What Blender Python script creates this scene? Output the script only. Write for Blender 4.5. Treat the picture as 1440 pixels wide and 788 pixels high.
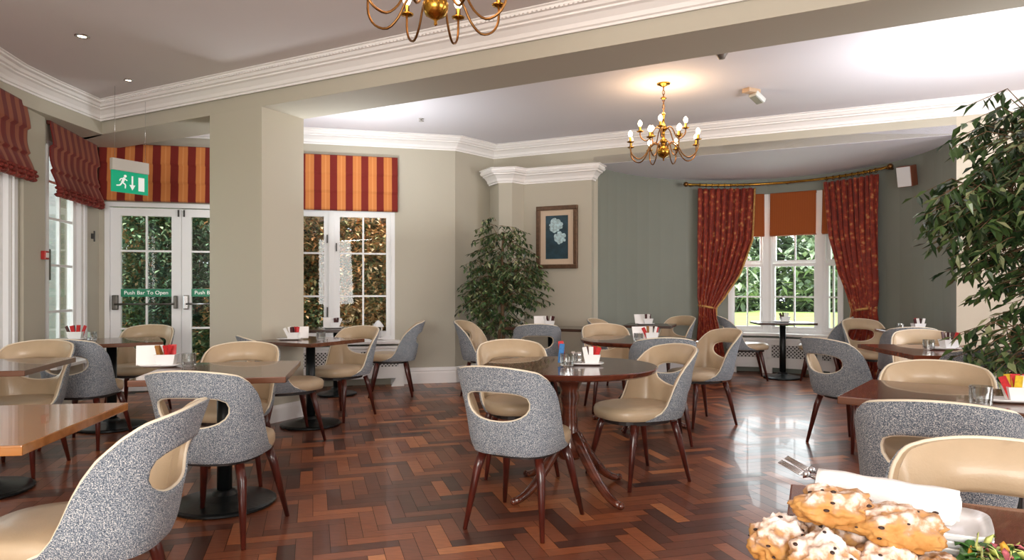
import bpy, bmesh, math, random
from mathutils import Vector, Matrix, noise
random.seed(7)
PI = math.pi
C = bpy.context.scene.collection
for o in list(bpy.data.objects): bpy.data.objects.remove(o)

# ------------------------------------------------------------------ camera, world, lights, exposure
H = 1.2
cam_data = bpy.data.cameras.new('camera'); cam = bpy.data.objects.new('camera', cam_data); C.objects.link(cam)
cam.location = (0, 0, H); cam.rotation_euler = (PI/2, 0, 0)
cam_data.sensor_width = 36; cam_data.lens = 24; cam_data.shift_y = 12/1440; cam_data.clip_start = .05; cam_data.clip_end = 300
bpy.context.scene.camera = cam
vs = bpy.context.scene.view_settings
vs.view_transform = 'Standard'; vs.look = 'None'; vs.gamma = 1; vs.use_curve_mapping = False; vs.exposure = 0.85
world = bpy.data.worlds.new('world'); bpy.context.scene.world = world; world.use_nodes = True
wn = world.node_tree.nodes; wl = world.node_tree.links
bgn = wn['Background']; bgn.inputs[0].default_value = (.86, .92, 1, 1); bgn.inputs[1].default_value = 1.2

def area(name, loc, target, sx, sy, power, col=(1, 1, 1)):
    d = bpy.data.lights.new(name, 'AREA'); d.shape = 'RECTANGLE'; d.size = sx; d.size_y = sy; d.energy = power; d.color = col
    o = bpy.data.objects.new(name, d); C.objects.link(o); o.location = loc
    o.rotation_euler = (Vector(target)-Vector(loc)).to_track_quat('-Z', 'Y').to_euler()
    return o
area('rear_fill_light', (-1.0, -2.35, 1.7), (-1.0, 4, 2.8), 3.6, 1.9, 175, (1, .965, .92))  # added fill light tilted at the ceiling; the rear wall has no window
area('rear_side_fill_light', (5.35, -.4, 1.7), (0, 3, 2.0), 2.6, 1.9, 78, (1, .97, .93))  # extra fill added out of view before the solid right wall
area('side_fill_light', (5.9, 4.2, 1.65), (1.5, 5.2, 1.2), 2.0, 2.0, 75, (.98, .98, 1))  # unseen fill lamp added beyond the beam; no opening in this wall
area('daylight_bay_window', (3.95, 10.05, 1.4), (2.6, 6.0, .9), 1.3, 1.5, 22, (.95, .98, 1))
area('daylight_left_window', (-5.3, 6.3, 1.4), (0, 5.4, .9), 1.6, 1.6, 16, (.95, .98, 1))
area('flash_bounce', (3.6, 5.1, 2.05), (3.75, 5.35, 3.1), .35, .35, 19, (1, .99, 1))
area('flash_bounce_left', (-1.6, 7.1, 1.9), (-1.7, 7.2, 3.1), .4, .4, 16, (.97, .99, 1))

sd = bpy.data.lights.new('shrub_fill_sun', 'SUN'); sd.energy = 5.0; sd.angle = .35; sd.color = (1, .95, .88)  # sun lamp added to brighten the shrubs; the sky is overcast
so_ = bpy.data.objects.new('shrub_fill_sun', sd); C.objects.link(so_); so_.rotation_euler = Vector((-.15, .33, -.93)).to_track_quat('-Z', 'Y').to_euler()

# ------------------------------------------------------------------ helpers
def lin(c):
    return tuple(((v/255)/12.92 if v/255 <= .04045 else ((v/255+.055)/1.055)**2.4) for v in c)
MATS = {}
def mat(name, rgb, rough=.5, metal=0, spec=.5, bump=0, bscale=60, var=0, vscale=6, coat=0, sheen=0, trans=0, emis=None, estr=0):
    if name in MATS: return MATS[name]
    m = bpy.data.materials.new(name); m.use_nodes = True; nt = m.node_tree; b = nt.nodes['Principled BSDF']
    col = lin(rgb)+(1,)
    b.inputs['Base Color'].default_value = col; b.inputs['Roughness'].default_value = rough
    b.inputs['Metallic'].default_value = metal; b.inputs['Specular IOR Level'].default_value = spec
    b.inputs['Coat Weight'].default_value = coat; b.inputs['Sheen Weight'].default_value = sheen
    b.inputs['Transmission Weight'].default_value = trans
    if emis: b.inputs['Emission Color'].default_value = lin(emis)+(1,); b.inputs['Emission Strength'].default_value = estr
    tc = nt.nodes.new('ShaderNodeTexCoord')
    if var:
        n = nt.nodes.new('ShaderNodeTexNoise'); n.inputs['Scale'].default_value = vscale; n.inputs['Detail'].default_value = 4
        nt.links.new(tc.outputs['Object'], n.inputs['Vector'])
        r = nt.nodes.new('ShaderNodeValToRGB'); r.color_ramp.elements[0].position = .3; r.color_ramp.elements[1].position = .7
        r.color_ramp.elements[0].color = tuple(c*(1-var) for c in col[:3])+(1,)
        r.color_ramp.elements[1].color = tuple(min(1, c*(1+var)) for c in col[:3])+(1,)
        nt.links.new(n.outputs['Fac'], r.inputs[0]); nt.links.new(r.outputs[0], b.inputs['Base Color'])
    if bump:
        n2 = nt.nodes.new('ShaderNodeTexNoise'); n2.inputs['Scale'].default_value = bscale
        nt.links.new(tc.outputs['Object'], n2.inputs['Vector'])
        bp = nt.nodes.new('ShaderNodeBump'); bp.inputs['Strength'].default_value = bump; bp.inputs['Distance'].default_value = .01
        nt.links.new(n2.outputs['Fac'], bp.inputs['Height']); nt.links.new(bp.outputs[0], b.inputs['Normal'])
    MATS[name] = m
    return m
def nodes(m): return m.node_tree.nodes, m.node_tree.links, m.node_tree.nodes['Principled BSDF']

def wood(name, c1, c2, rough=.3, scale=3.0, axis=0, coat=.3):
    m = mat(name, c1, rough, coat=coat); n, l, b = nodes(m)
    tc = n.new('ShaderNodeTexCoord'); mp = n.new('ShaderNodeMapping')
    s = [scale*14]*3; s[axis] = scale
    mp.inputs['Scale'].default_value = s; l.new(tc.outputs['Object'], mp.inputs[0])
    t = n.new('ShaderNodeTexNoise'); t.inputs['Scale'].default_value = 1; t.inputs['Detail'].default_value = 6; t.inputs['Distortion'].default_value = .6
    l.new(mp.outputs[0], t.inputs['Vector']); r = n.new('ShaderNodeValToRGB')
    r.color_ramp.elements[0].position = .3; r.color_ramp.elements[1].position = .72
    r.color_ramp.elements[0].color = lin(c2)+(1,); r.color_ramp.elements[1].color = lin(c1)+(1,)
    l.new(t.outputs['Fac'], r.inputs[0]); l.new(r.outputs[0], b.inputs['Base Color'])
    return m

WALL = mat('wall_paint', (186, 180, 164), .75, bump=.03, bscale=90, var=.015, vscale=2)
BAYWALL = mat('bay_wall_paint', (138, 142, 132), .7, bump=.03, bscale=90, var=.015, vscale=2)
CEIL = mat('ceiling_paint', (220, 213, 212), .8, var=.01, vscale=2)
CREAMW = mat('cream_wall_paint', (205, 196, 178), .75, var=.01)
TRIM = mat('trim_white', (245, 242, 240), .45)
WFRAME = mat('window_white', (238, 238, 238), .35)
LEATHER = mat('beige_leather', (186, 164, 135), .38, var=.06, vscale=9, bump=.08, bscale=160, coat=.1)
PIPING = mat('cream_piping', (226, 214, 192), .5)
LEG = wood('chair_leg_wood', (92, 36, 26), (52, 20, 16), .28, 2, 2)
DARKFRAME = mat('dark_chair_frame', (34, 24, 22), .5)
IRON = mat('black_iron', (26, 29, 30), .32, .4, bump=.05, bscale=40)
MAHOG = wood('mahogany', (108, 54, 36), (62, 30, 22), .2, 1.5, 0, .5)
WALNUT = wood('walnut_top', (116, 74, 52), (84, 50, 34), .22, 1.2, 0, .4)
OAK = wood('oak_top', (172, 116, 62), (140, 88, 42), .22, 1.2, 0, .4)
REDWOOD = wood('red_wood_top', (128, 66, 44), (96, 44, 28), .2, 1.2, 0, .45)
BRASS = mat('brass', (188, 142, 60), .22, 1, var=.15, vscale=12)
DBRASS = mat('aged_brass', (140, 100, 58), .3, 1)
CHINA = mat('white_china', (240, 240, 240), .15, coat=.5)
PAPER = mat('white_paper', (240, 238, 236), .7)
SREDM = mat('red_sachet', (190, 30, 34), .5, var=.35, vscale=60)
SYEL = mat('yellow_sachet', (214, 178, 40), .5, var=.3, vscale=60)
SDARK = mat('dark_sachet', (70, 28, 30), .5, var=.4, vscale=60)
SBLUE = mat('blue_sachet', (44, 110, 170), .5, var=.3, vscale=60)
SBROWN = mat('brown_sachet', (160, 110, 52), .6, var=.3, vscale=60)
CHROME = mat('steel', (200, 200, 202), .18, 1)
SOIL = mat('soil', (50, 36, 26), .9, bump=.3)
POT = mat('terracotta', (120, 70, 48), .6, var=.1)

def glass_mat(name, tint=(1, 1, 1), gl=.06):
    m = bpy.data.materials.new(name); m.use_nodes = True; nt = m.node_tree; nt.nodes.clear()
    out = nt.nodes.new('ShaderNodeOutputMaterial'); mx = nt.nodes.new('ShaderNodeMixShader')
    t = nt.nodes.new('ShaderNodeBsdfTransparent'); t.inputs[0].default_value = tint+(1,)
    g = nt.nodes.new('ShaderNodeBsdfGlossy'); g.inputs['Roughness'].default_value = .02
    fr = nt.nodes.new('ShaderNodeFresnel'); fr.inputs[0].default_value = 1.35
    ad = nt.nodes.new('ShaderNodeMath'); ad.operation = 'MULTIPLY_ADD'; ad.inputs[1].default_value = .45; ad.inputs[2].default_value = gl
    nt.links.new(fr.outputs[0], ad.inputs[0]); nt.links.new(ad.outputs[0], mx.inputs[0])
    nt.links.new(t.outputs[0], mx.inputs[1]); nt.links.new(g.outputs[0], mx.inputs[2]); nt.links.new(mx.outputs[0], out.inputs[0])
    return m
GLASS = glass_mat('window_glass', (.97, .99, .98), .01)
TUMBLER = glass_mat('cut_glass', (.86, .88, .88), .22)

# tweed
TWEED = mat('grey_tweed', (120, 128, 140), .9, sheen=.1, spec=.2)
n, l, b = nodes(TWEED)
tc = n.new('ShaderNodeTexCoord')
t1 = n.new('ShaderNodeTexNoise'); t1.inputs['Scale'].default_value = 300; t1.inputs['Detail'].default_value = 2
l.new(tc.outputs['Object'], t1.inputs['Vector'])
r1 = n.new('ShaderNodeValToRGB'); e = r1.color_ramp.elements
e[0].position = .34; e[0].color = lin((66, 76, 88))+(1,); e[1].position = .66; e[1].color = lin((214, 212, 208))+(1,)
x = e.new(.47); x.color = lin((112, 122, 134))+(1,); x = e.new(.56); x.color = lin((150, 156, 162))+(1,)
l.new(t1.outputs['Fac'], r1.inputs[0]); l.new(r1.outputs[0], b.inputs['Base Color'])
bp = n.new('ShaderNodeBump'); bp.inputs['Strength'].default_value = .35; bp.inputs['Distance'].default_value = .004
l.new(t1.outputs['Fac'], bp.inputs['Height']); l.new(bp.outputs[0], b.inputs['Normal'])

def attr_mat(name, attr, stops, rough=.3, coat=0, bump=0, extra=None, spec=.5):
    m = mat(name, (128, 128, 128), rough, coat=coat, spec=spec); n, l, b = nodes(m)
    a = n.new('ShaderNodeAttribute'); a.attribute_name = attr
    r = n.new('ShaderNodeValToRGB'); e = r.color_ramp.elements
    e[0].position = stops[0][0]; e[0].color = lin(stops[0][1])+(1,)
    e[1].position = stops[-1][0]; e[1].color = lin(stops[-1][1])+(1,)
    for p, c in stops[1:-1]: q = e.new(p); q.color = lin(c)+(1,)
    l.new(a.outputs['Fac'], r.inputs[0])
    if extra:
        t = n.new('ShaderNodeTexNoise'); t.inputs['Scale'].default_value = extra; t.inputs['Detail'].default_value = 5
        tc = n.new('ShaderNodeTexCoord'); mp = n.new('ShaderNodeMapping'); mp.inputs['Rotation'].default_value = (0, 0, -.3); mp.inputs['Scale'].default_value = (1, 6, 1)
        l.new(tc.outputs['Object'], mp.inputs[0]); l.new(mp.outputs[0], t.inputs['Vector'])
        mx = n.new('ShaderNodeMixRGB'); mx.blend_type = 'MULTIPLY'; mx.inputs[0].default_value = .55
        r2 = n.new('ShaderNodeValToRGB'); r2.color_ramp.elements[0].position = .3; r2.color_ramp.elements[0].color = (.45, .42, .42, 1)
        r2.color_ramp.elements[1].position = .65; r2.color_ramp.elements[1].color = (1.0, 1.0, 1.0, 1)
        l.new(t.outputs['Fac'], r2.inputs[0]); l.new(r.outputs[0], mx.inputs[1]); l.new(r2.outputs[0], mx.inputs[2])
        l.new(mx.outputs[0], b.inputs['Base Color'])
        rr = n.new('ShaderNodeMapRange'); rr.inputs['To Min'].default_value = rough-.06; rr.inputs['To Max'].default_value = rough+.1
        t3 = n.new('ShaderNodeTexNoise'); t3.inputs['Scale'].default_value = 3; l.new(tc.outputs['Object'], t3.inputs['Vector'])
        l.new(t3.outputs['Fac'], rr.inputs['Value']); l.new(rr.outputs[0], b.inputs['Roughness'])
        bp = n.new('ShaderNodeBump'); bp.inputs['Strength'].default_value = .12; bp.inputs['Distance'].default_value = .01
        l.new(t3.outputs['Fac'], bp.inputs['Height']); l.new(bp.outputs[0], b.inputs['Normal'])
    else:
        l.new(r.outputs[0], b.inputs['Base Color'])
    return m

# ---- mesh helpers
def new(): return bmesh.new()
def M4(loc=(0, 0, 0), rz=0): return Matrix.Translation(loc) @ Matrix.Rotation(rz, 4, 'Z')
def box(bm, c, s, rz=0, bev=0, M=None):
    r = bmesh.ops.create_cube(bm, size=1)
    vs_ = r['verts']
    bmesh.ops.scale(bm, vec=s, verts=vs_)
    if bev:
        es = {e for v in vs_ for e in v.link_edges}
        rr = bmesh.ops.bevel(bm, geom=list(es), offset=bev, segments=2, affect='EDGES', profile=.6)
        vs_ = list({v for f in rr['faces'] for v in f.verts} | {v for v in vs_ if v.is_valid})
    X = Matrix.Translation(c) @ Matrix.Rotation(rz, 4, 'Z')
    if M is not None: X = M @ X
    bmesh.ops.transform(bm, matrix=X, verts=vs_)
    return vs_
def tube(bm, pts, rad, seg=8, cap=True, closed=False):
    pts = [Vector(p) for p in pts]; N = len(pts)
    rads = rad if isinstance(rad, (list, tuple)) else [rad]*N
    rings = []; up = None
    for i, p in enumerate(pts):
        if closed: d = pts[(i+1) % N]-pts[i-1]
        else: d = (pts[min(i+1, N-1)]-pts[max(i-1, 0)])
        d.normalize()
        if up is None: up = Vector((0, 0, 1)) if abs(d.z) < .9 else Vector((1, 0, 0))
        s = d.cross(up)
        if s.length < 1e-4: s = d.orthogonal()
        s.normalize(); up = s.cross(d).normalized()
        rings.append([bm.verts.new(p+(s*math.cos(a)+up*math.sin(a))*rads[i]) for a in [2*PI*k/seg for k in range(seg)]])
    for i in range(N if closed else N-1):
        a, b_ = rings[i], rings[(i+1) % N]
        for k in range(seg):
            f = bm.faces.new((a[k], a[(k+1) % seg], b_[(k+1) % seg], b_[k])); f.smooth = True
    if cap and not closed:
        bm.faces.new(rings[0][::-1]); bm.faces.new(rings[-1])
def lathe(bm, prof, seg=24, c=(0, 0, 0), smooth=True):
    rings = []
    for r, z in prof:
        if r < 1e-5: rings.append([bm.verts.new((c[0], c[1], c[2]+z))])
        else: rings.append([bm.verts.new((c[0]+r*math.cos(2*PI*k/seg), c[1]+r*math.sin(2*PI*k/seg), c[2]+z)) for k in range(seg)])
    for a, b_ in zip(rings, rings[1:]):
        for k in range(seg):
            k2 = (k+1) % seg
            if len(a) == 1 and len(b_) == 1: continue
            if len(a) == 1: f = bm.faces.new((a[0], b_[k2], b_[k]))
            elif len(b_) == 1: f = bm.faces.new((a[k], a[k2], b_[0]))
            else: f = bm.faces.new((a[k], a[k2], b_[k2], b_[k]))
            f.smooth = smooth
def prism(bm, poly, z0, z1):
    a = [bm.verts.new((x, y, z0)) for x, y in poly]; b_ = [bm.verts.new((x, y, z1)) for x, y in poly]
    N = len(poly)
    for k in range(N): bm.faces.new((a[k], a[(k+1) % N], b_[(k+1) % N], b_[k]))
    bm.faces.new(a[::-1]); bm.faces.new(b_)
def sweep(bm, path, prof, side=1, closed=False):
    # path 2D points, prof [(offset toward the room, z)], mitred
    P = [Vector(p) for p in path]; N = len(P); rings = []
    for i in range(N):
        ds = []
        if i > 0: ds.append((P[i]-P[i-1]).normalized())
        if i < N-1: ds.append((P[i+1]-P[i]).normalized())
        ns = [Vector((-d.y, d.x))*side for d in ds]
        m_ = sum(ns, Vector((0, 0))).normalized(); k = 1/max(.3, m_.dot(ns[0]))
        rings.append([bm.verts.new((P[i].x+m_.x*k*o, P[i].y+m_.y*k*o, z)) for o, z in prof])
    for a, b_ in zip(rings, rings[1:]):
        for k in range(len(prof)-1): bm.faces.new((a[k], a[k+1], b_[k+1], b_[k]))
    bm.faces.new(rings[0]); bm.faces.new(rings[-1][::-1])
def obj(name, bm, m, parent=None, smooth=False, loc=None, recalc=True):
    if recalc: bmesh.ops.recalc_face_normals(bm, faces=bm.faces)
    me = bpy.data.meshes.new(name); bm.to_mesh(me); bm.free()
    for x in (m if isinstance(m, (list, tuple)) else [m]): me.materials.append(x)
    if smooth:
        for p in me.polygons: p.use_smooth = True
    o = bpy.data.objects.new(name, me); C.objects.link(o)
    if parent: o.parent = parent
    if loc: o.location = loc
    return o
def tag(o, label, cat, group=None, kind=None):
    o['label'] = label; o['category'] = cat
    if group: o['group'] = group
    if kind: o['kind'] = kind
    return o
def thing(name, label, cat, loc=(0, 0, 0), rz=0, group=None):
    o = bpy.data.objects.new(name, None); C.objects.link(o); o.location = loc; o.rotation_euler = (0, 0, rz); o.empty_display_size = .1
    return tag(o, label, cat, group)
def struct(o, label=None):
    o['kind'] = 'structure'
    if label: o['label'] = label
    return o
def sempty(name, label, loc=(0, 0, 0), rz=0):
    o = bpy.data.objects.new(name, None); C.objects.link(o); o.location = loc; o.rotation_euler = (0, 0, rz)
    return struct(o, label)
def dup(root, loc, rz, label, group=None, cat=None):
    r = root.copy(); C.objects.link(r); r.location = loc; r.rotation_euler = (0, 0, rz); r['label'] = label
    if group: r['group'] = group
    elif 'group' in r: del r['group']
    for ch in list(root.children):
        c = ch.copy(); C.objects.link(c); c.parent = r
        for g in list(ch.children):
            d = g.copy(); C.objects.link(d); d.parent = c
    return r

# ------------------------------------------------------------------ room shell
FZ, CZ, SOF, BZ = 3.08, 3.13, 2.80, 2.78     # ceilings, beam soffit, bay ceiling
U = Vector((-.8845, .4666)); V = Vector((.4666, .8845))
def onbeam(c, x): return (x, (c-.4666*x)/.8845)
K = (-4.704, 7.773); Q1 = (-.729, 8.75); Q2 = (-.252, 9.31)
A2 = Vector((.901, -.433)); N2 = Vector((.433, .901)); CB = Vector((2.80, 7.844))
def wb(t, off=0): return (Q2[0]+.901*t-.433*off*-1*-1, Q2[1]-.433*t-.901*off)
def ell(th, ins=0):
    t = math.radians(th); p = CB+A2*((1.95-ins)*math.cos(t))+N2*((2.2-ins)*math.sin(t)); return (p.x, p.y)
BL, BR = ell(180), ell(0)
def lw(y): return (-3.028-.2156*y, y)      # left wall line
REAR = -2.5; RX = 6.0
WBend = wb(6.9)

def wall(bm, p0, p1, z0, z1, holes=(), th=.14, side=1):
    p0 = Vector(p0); p1 = Vector(p1); d = p1-p0; L = d.length; d.normalize(); nrm = Vector((-d.y, d.x))*side
    xs = sorted({0, L} | {h[0] for h in holes} | {h[1] for h in holes}); zs = sorted({z0, z1} | {h[2] for h in holes} | {h[3] for h in holes})
    for a, b_ in zip(xs, xs[1:]):
        for c, e_ in zip(zs, zs[1:]):
            mx, mz = (a+b_)/2, (c+e_)/2
            if any(h[0] < mx < h[1] and h[2] < mz < h[3] for h in holes): continue
            poly = [p0+d*a, p0+d*b_, p0+d*b_+nrm*th, p0+d*a+nrm*th]
            prism(bm, [(q.x, q.y) for q in poly], c, e_)

# floor: herringbone blocks, one face each
bm = new(); bw = .078; nb = 4
ax = Vector((.96, .28)).normalized(); ay = Vector((-ax.y, ax.x))
col = bm.faces.layers.float.new('tone_f')
def inroom(x, y):
    if y < REAR or x > RX: return False
    if x < -3.028-.2156*y-.05: return False
    if y > 8.93+.246*x+.05 and x < -.729: return False
    if x >= -.729 and x < -.252 and y > 8.75+(x+.729)*1.174+.05: return False
    if x >= -.252:
        lim = 9.31-(x+.252)*.4806
        if y > lim+.05:
            v_ = Vector((x, y))-CB; a_ = v_.dot(A2)/2.0; b_ = v_.dot(N2)/2.25
            return a_*a_+b_*b_ < 1 and True
    return True
rnd = random.Random(3)
for i in range(-130, 190):
    for j in range(-90, 180):
        m_ = (i-j) % (2*nb)
        if m_ == 0: s0, s1 = (i, j), (i+nb, j+1)
        elif m_ == 2*nb-1: s0, s1 = (i, j), (i+1, j+nb)
        else: continue
        cx, cy = (s0[0]+s1[0])/2*bw, (s0[1]+s1[1])/2*bw
        ctr = ax*cx+ay*cy
        if not inroom(ctr.x, ctr.y): continue
        g = .0012
        q = [(s0[0]*bw+g, s0[1]*bw+g), (s1[0]*bw-g, s0[1]*bw+g), (s1[0]*bw-g, s1[1]*bw-g), (s0[0]*bw+g, s1[1]*bw-g)]
        f = bm.faces.new([bm.verts.new(((ax*a+ay*b_).x, (ax*a+ay*b_).y, 0)) for a, b_ in q])
        t = rnd.gauss(.45, .2)+noise.noise(Vector((ctr.x*1.3, ctr.y*1.3, 0)))*.25
        f[col] = min(1, max(0, t))
FLOORM = attr_mat('parquet', 'tone_f', [(0, (66, 38, 32)), (.28, (98, 54, 40)), (.5, (136, 76, 50)), (.72, (170, 98, 58)), (1, (214, 140, 86))], .30, .12, extra=14)
fl = obj('floor', bm, FLOORM, recalc=False); struct(fl, 'glossy red-brown herringbone parquet floor')
bm = new(); prism(bm, [(-5.3, REAR-.2), (RX+.2, REAR-.2), (RX+.2, 6.0), (5.2, 9.0), (3.9, 10.25), (1.6, 10.1), (-.3, 9.6), (-5.3, 7.9)], -.12, -.002)
struct(obj('floor_slab', bm, mat('floor_joint', (38, 22, 18), .5)), 'dark joints under the parquet')

# ceilings
bm = new()
f0 = onbeam(4.3, -5.5); f1 = onbeam(4.3, RX+.3)
prism(bm, [(-5.5, REAR-.2), (RX+.3, REAR-.2), f1, f0], FZ, FZ+.12)
struct(obj('ceiling', bm, CEIL), 'pale ceiling of the front part of the room')
bm = new()
prism(bm, [onbeam(4.7, -4.95), onbeam(4.7, RX+.3), (RX+.3, 6.6), (-.1, 9.56), (-.86, 9.15), (-4.95, 8.2)], CZ, CZ+.12)
struct(obj('ceiling', bm, mat('far_ceiling_paint', (226, 224, 230), .8)), 'white ceiling beyond the beam')
bm = new()
prism(bm, [ell(t, -.05) for t in range(180, -1, -6)], BZ, BZ+.1)
struct(obj('ceiling', bm, mat('bay_ceiling_paint', (232, 231, 240), .8)), 'lower curved ceiling of the bay')

# door and window wall
kd = (Vector(Q1)-Vector(K)).normalized()
DOOR = (.06, 1.66, 0, 2.19); WIN = (1.80, 3.33, .56, 2.19)
bm = new(); wall(bm, (K[0]-kd.x*.4, K[1]-kd.y*.4), Q1, 0, CZ+.05, [(DOOR[0]+.4, DOOR[1]+.4, DOOR[2], DOOR[3]), (WIN[0]+.4, WIN[1]+.4, WIN[2], WIN[3])], .16, 1)
struct(obj('wall_garden', bm, WALL), 'beige wall with the glazed doors and window')
bm = new(); wall(bm, Q1, Q2, 0, CZ+.05, (), .14, 1); struct(obj('wall_corner', bm, WALL), 'short angled beige wall behind the fig')
bm = new(); wall(bm, Q2, BL, 0, CZ+.05, (), .14, 1); struct(obj('wall_picture', bm, WALL), 'beige wall left of the bay')
bm = new(); wall(bm, BL, BR, BZ+.002, CZ+.05, (), .12, 1); struct(obj('wall_bay_header', bm, WALL), 'strip of wall above the bay opening')
bm = new(); wall(bm, BR, WBend, 0, CZ+.05, (), .14, 1); struct(obj('wall_right_of_bay', bm, CREAMW), 'cream wall right of the bay behind the tall fig')
# projecting lower wall
PW = [(-.30, 9.26), (-.17, 8.84), (.0, 8.80), (.156, 8.96), (1.0, 8.565), BL, (1.1, 8.75), (.2, 9.2)]
bm = new(); prism(bm, PW, 0, 2.72); struct(obj('wall_chimney_breast', bm, WALL), 'projecting beige wall the picture hangs on')
# bay walls
ths = list(range(180, 108, -6))+[108]
bm = new()
for a, b_ in zip(ths, ths[1:]): wall(bm, ell(a), ell(b_), 0, BZ+.05, (), .1, 1)
ths2 = [62, 56, 50, 44, 38, 32, 26, 20, 14, 8, 0]
for a, b_ in zip(ths2, ths2[1:]): wall(bm, ell(a), ell(b_), 0, BZ+.05, (), .1, 1)
WP = [ell(108), (3.69, 9.855), (4.273, 9.443), ell(62)]
BW0, BW1 = .56, 2.56
for a, b_ in zip(WP, WP[1:]):
    Lw = (Vector(b_)-Vector(a)).length
    wall(bm, a, b_, 0, BZ+.05, [(0, Lw, BW0, BW1)], .1, 1)
struct(obj('wall_bay', bm, BAYWALL), 'curved grey-green wall of the bay')
# left wall with two windows
LW0 = lw(REAR); LWK = (-3.028-.2156*7.9, 7.9)
ld = (Vector(LWK)-Vector(LW0)).normalized()
def ls(y): return (y-REAR)/ld.y
W2 = (ls(6.50), ls(7.34), .45, 2.62); W1 = (ls(4.55), ls(5.86), .45, 2.62)
bm = new(); wall(bm, LW0, LWK, 0, CZ+.05, [W1, W2], .16, 1); struct(obj('wall_left', bm, WALL), 'beige left wall with two tall windows')
bm = new(); prism(bm, [lw(5.4), (-4.25, 5.7), (-4.27, 6.15), (-4.25, 7.10), lw(7.35)], SOF, CZ+.02)
struct(obj('wall_left_header', bm, WALL), 'boxed-in header above the left window')
# pier strip between the left windows
bm = new()
p = [lw(5.98), lw(6.38)]
q0 = Vector(p[0]); q1 = Vector(p[1]); off = Vector((ld.y, -ld.x))*.035
prism(bm, [tuple(q0), tuple(q0+off), tuple(q1+off), tuple(q1)], 0, 3.0)
struct(obj('wall_left_pier', bm, WALL), 'shallow pier between the left windows')
# rear and right walls (behind the camera)
bm = new(); wall(bm, (RX, REAR), (LW0[0]-.2, REAR), 0, CZ+.05, (), .14, 1); struct(obj('wall_rear', bm, WALL))
bm = new(); wall(bm, (WBend[0], WBend[1]), (RX+.05, 5.9), 0, CZ+.05, (), .14, 1); wall(bm, (RX, 6.0), (RX, REAR), 0, CZ+.05, (), .14, 1); struct(obj('wall_right', bm, WALL))

# beam and column
bm = new()
b0, b1, b2, b3 = onbeam(4.278, -4.75), onbeam(4.278, RX+.05), onbeam(4.78, RX+.05), onbeam(4.78, -4.75)
prism(bm, [b0, b1, b2, b3], SOF, CZ+.06)
struct(obj('wall_beam', bm, mat('beam_paint', (190, 184, 168), .75)), 'deep painted beam crossing the ceiling')
PC = Vector((-2.199, 5.997)); c0 = PC; c1 = PC+V*.5; c2 = c1+U*.673; c3 = PC+U*.673
bm = new(); prism(bm, [tuple(c0), tuple(c1), tuple(c2), tuple(c3)], 0, SOF)
struct(obj('wall_column', bm, mat('column_paint', (192, 186, 170), .75)), 'broad square column under the beam')

# cornices, baseboards
def cprof(zb, zt, p=.19):
    h = zt-zb
    return [(0, zb), (.012, zb), (.012, zb+h*.10), (.03, zb+h*.13), (.04, zb+h*.3), (.075, zb+h*.50), (.10, zb+h*.55), (.10, zb+h*.63), (.125, zb+h*.66), (.14, zb+h*.80), (p-.02, zb+h*.84), (p-.02, zb+h*.93), (p, zb+h*.95), (p, zt-.001), (0, zt-.001)]
def cornice(n_, path, zb, zt, side, label, p=.19):
    bm = new(); sweep(bm, path, cprof(zb, zt, p), side); o = obj('trim_%d' % n_, bm, TRIM); return struct(o, label)
lcor = [lw(REAR), lw(5.3), (-4.25, 5.7), (-4.27, 6.15), (-4.25, 7.055), onbeam(4.278, RX)]
cornice(1, lcor, 2.925, FZ, -1, 'white cornice of the front ceiling')
fcor = [(-4.55, 7.77+.04), Q1, Q2, (WBend[0], WBend[1])]
cornice(2, fcor, 2.965, CZ, -1, 'white cornice of the far ceiling', .17)
# dentil beads on the beam cornice
bm = new()
s_ = 0
P0 = Vector(onbeam(4.278, 0)); dirb = -U
for k in range(-190, 150):
    q = P0+dirb*(k*.033)-V*.176
    if q.x < -4.1 or q.x > 3.4: continue
    box(bm, (q.x, q.y, FZ-.028), (.018, .012, .012), math.atan2(dirb.y, dirb.x))
tr = obj('dentil_beads', bm, TRIM, bpy.data.objects['trim_1'])
cornice(3, [(-.30, 9.1), (-.17, 8.84), (.0, 8.80), (.156, 8.96), (1.0, 8.565), (1.06, 8.70)], 2.565, 2.75, -1, 'white cornice capping the projecting wall', .15)
bprof = [(0, 0), (.03, 0), (.03, .13), (.024, .15), (.03, .16), (.018, .19), (.006, .2), (0, .2)]
def base(side_name, path, side=-1):
    bm = new(); sweep(bm, path, bprof, side); return struct(obj('baseboard_'+side_name, bm, TRIM), 'white baseboard')
sK = Vector(K)
base('garden', [tuple(sK+kd*3.28), Q1, (-.31, 9.24)])
base('garden_middle', [tuple(sK+kd*1.70), tuple(sK+kd*1.84)])
base('picture', [(-.17, 8.84), (.0, 8.80), (.156, 8.96), (1.0, 8.565), ell(176)])
base('bay_left', [ell(t) for t in range(176, 109, -6)])
base('bay_right', [ell(t) for t in (60, 54, 48, 42, 36, 30, 24, 18, 12, 6, 0)]+[WBend])
base('left', [lw(REAR), lw(5.97)])
base('left_corner', [lw(7.40), lw(7.70)])
base('column', [tuple(c1-U*0), tuple(c0), tuple(c3), tuple(c2), tuple(c1)], -1) if False else None
bm = new(); sweep(bm, [tuple(c2), tuple(c3), tuple(c0), tuple(c1)], [(0, 0), (.025, 0), (.025, .12), (.015, .15), (0, .15)], -1)
struct(obj('baseboard_column', bm, TRIM), 'white baseboard of the column')

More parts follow.
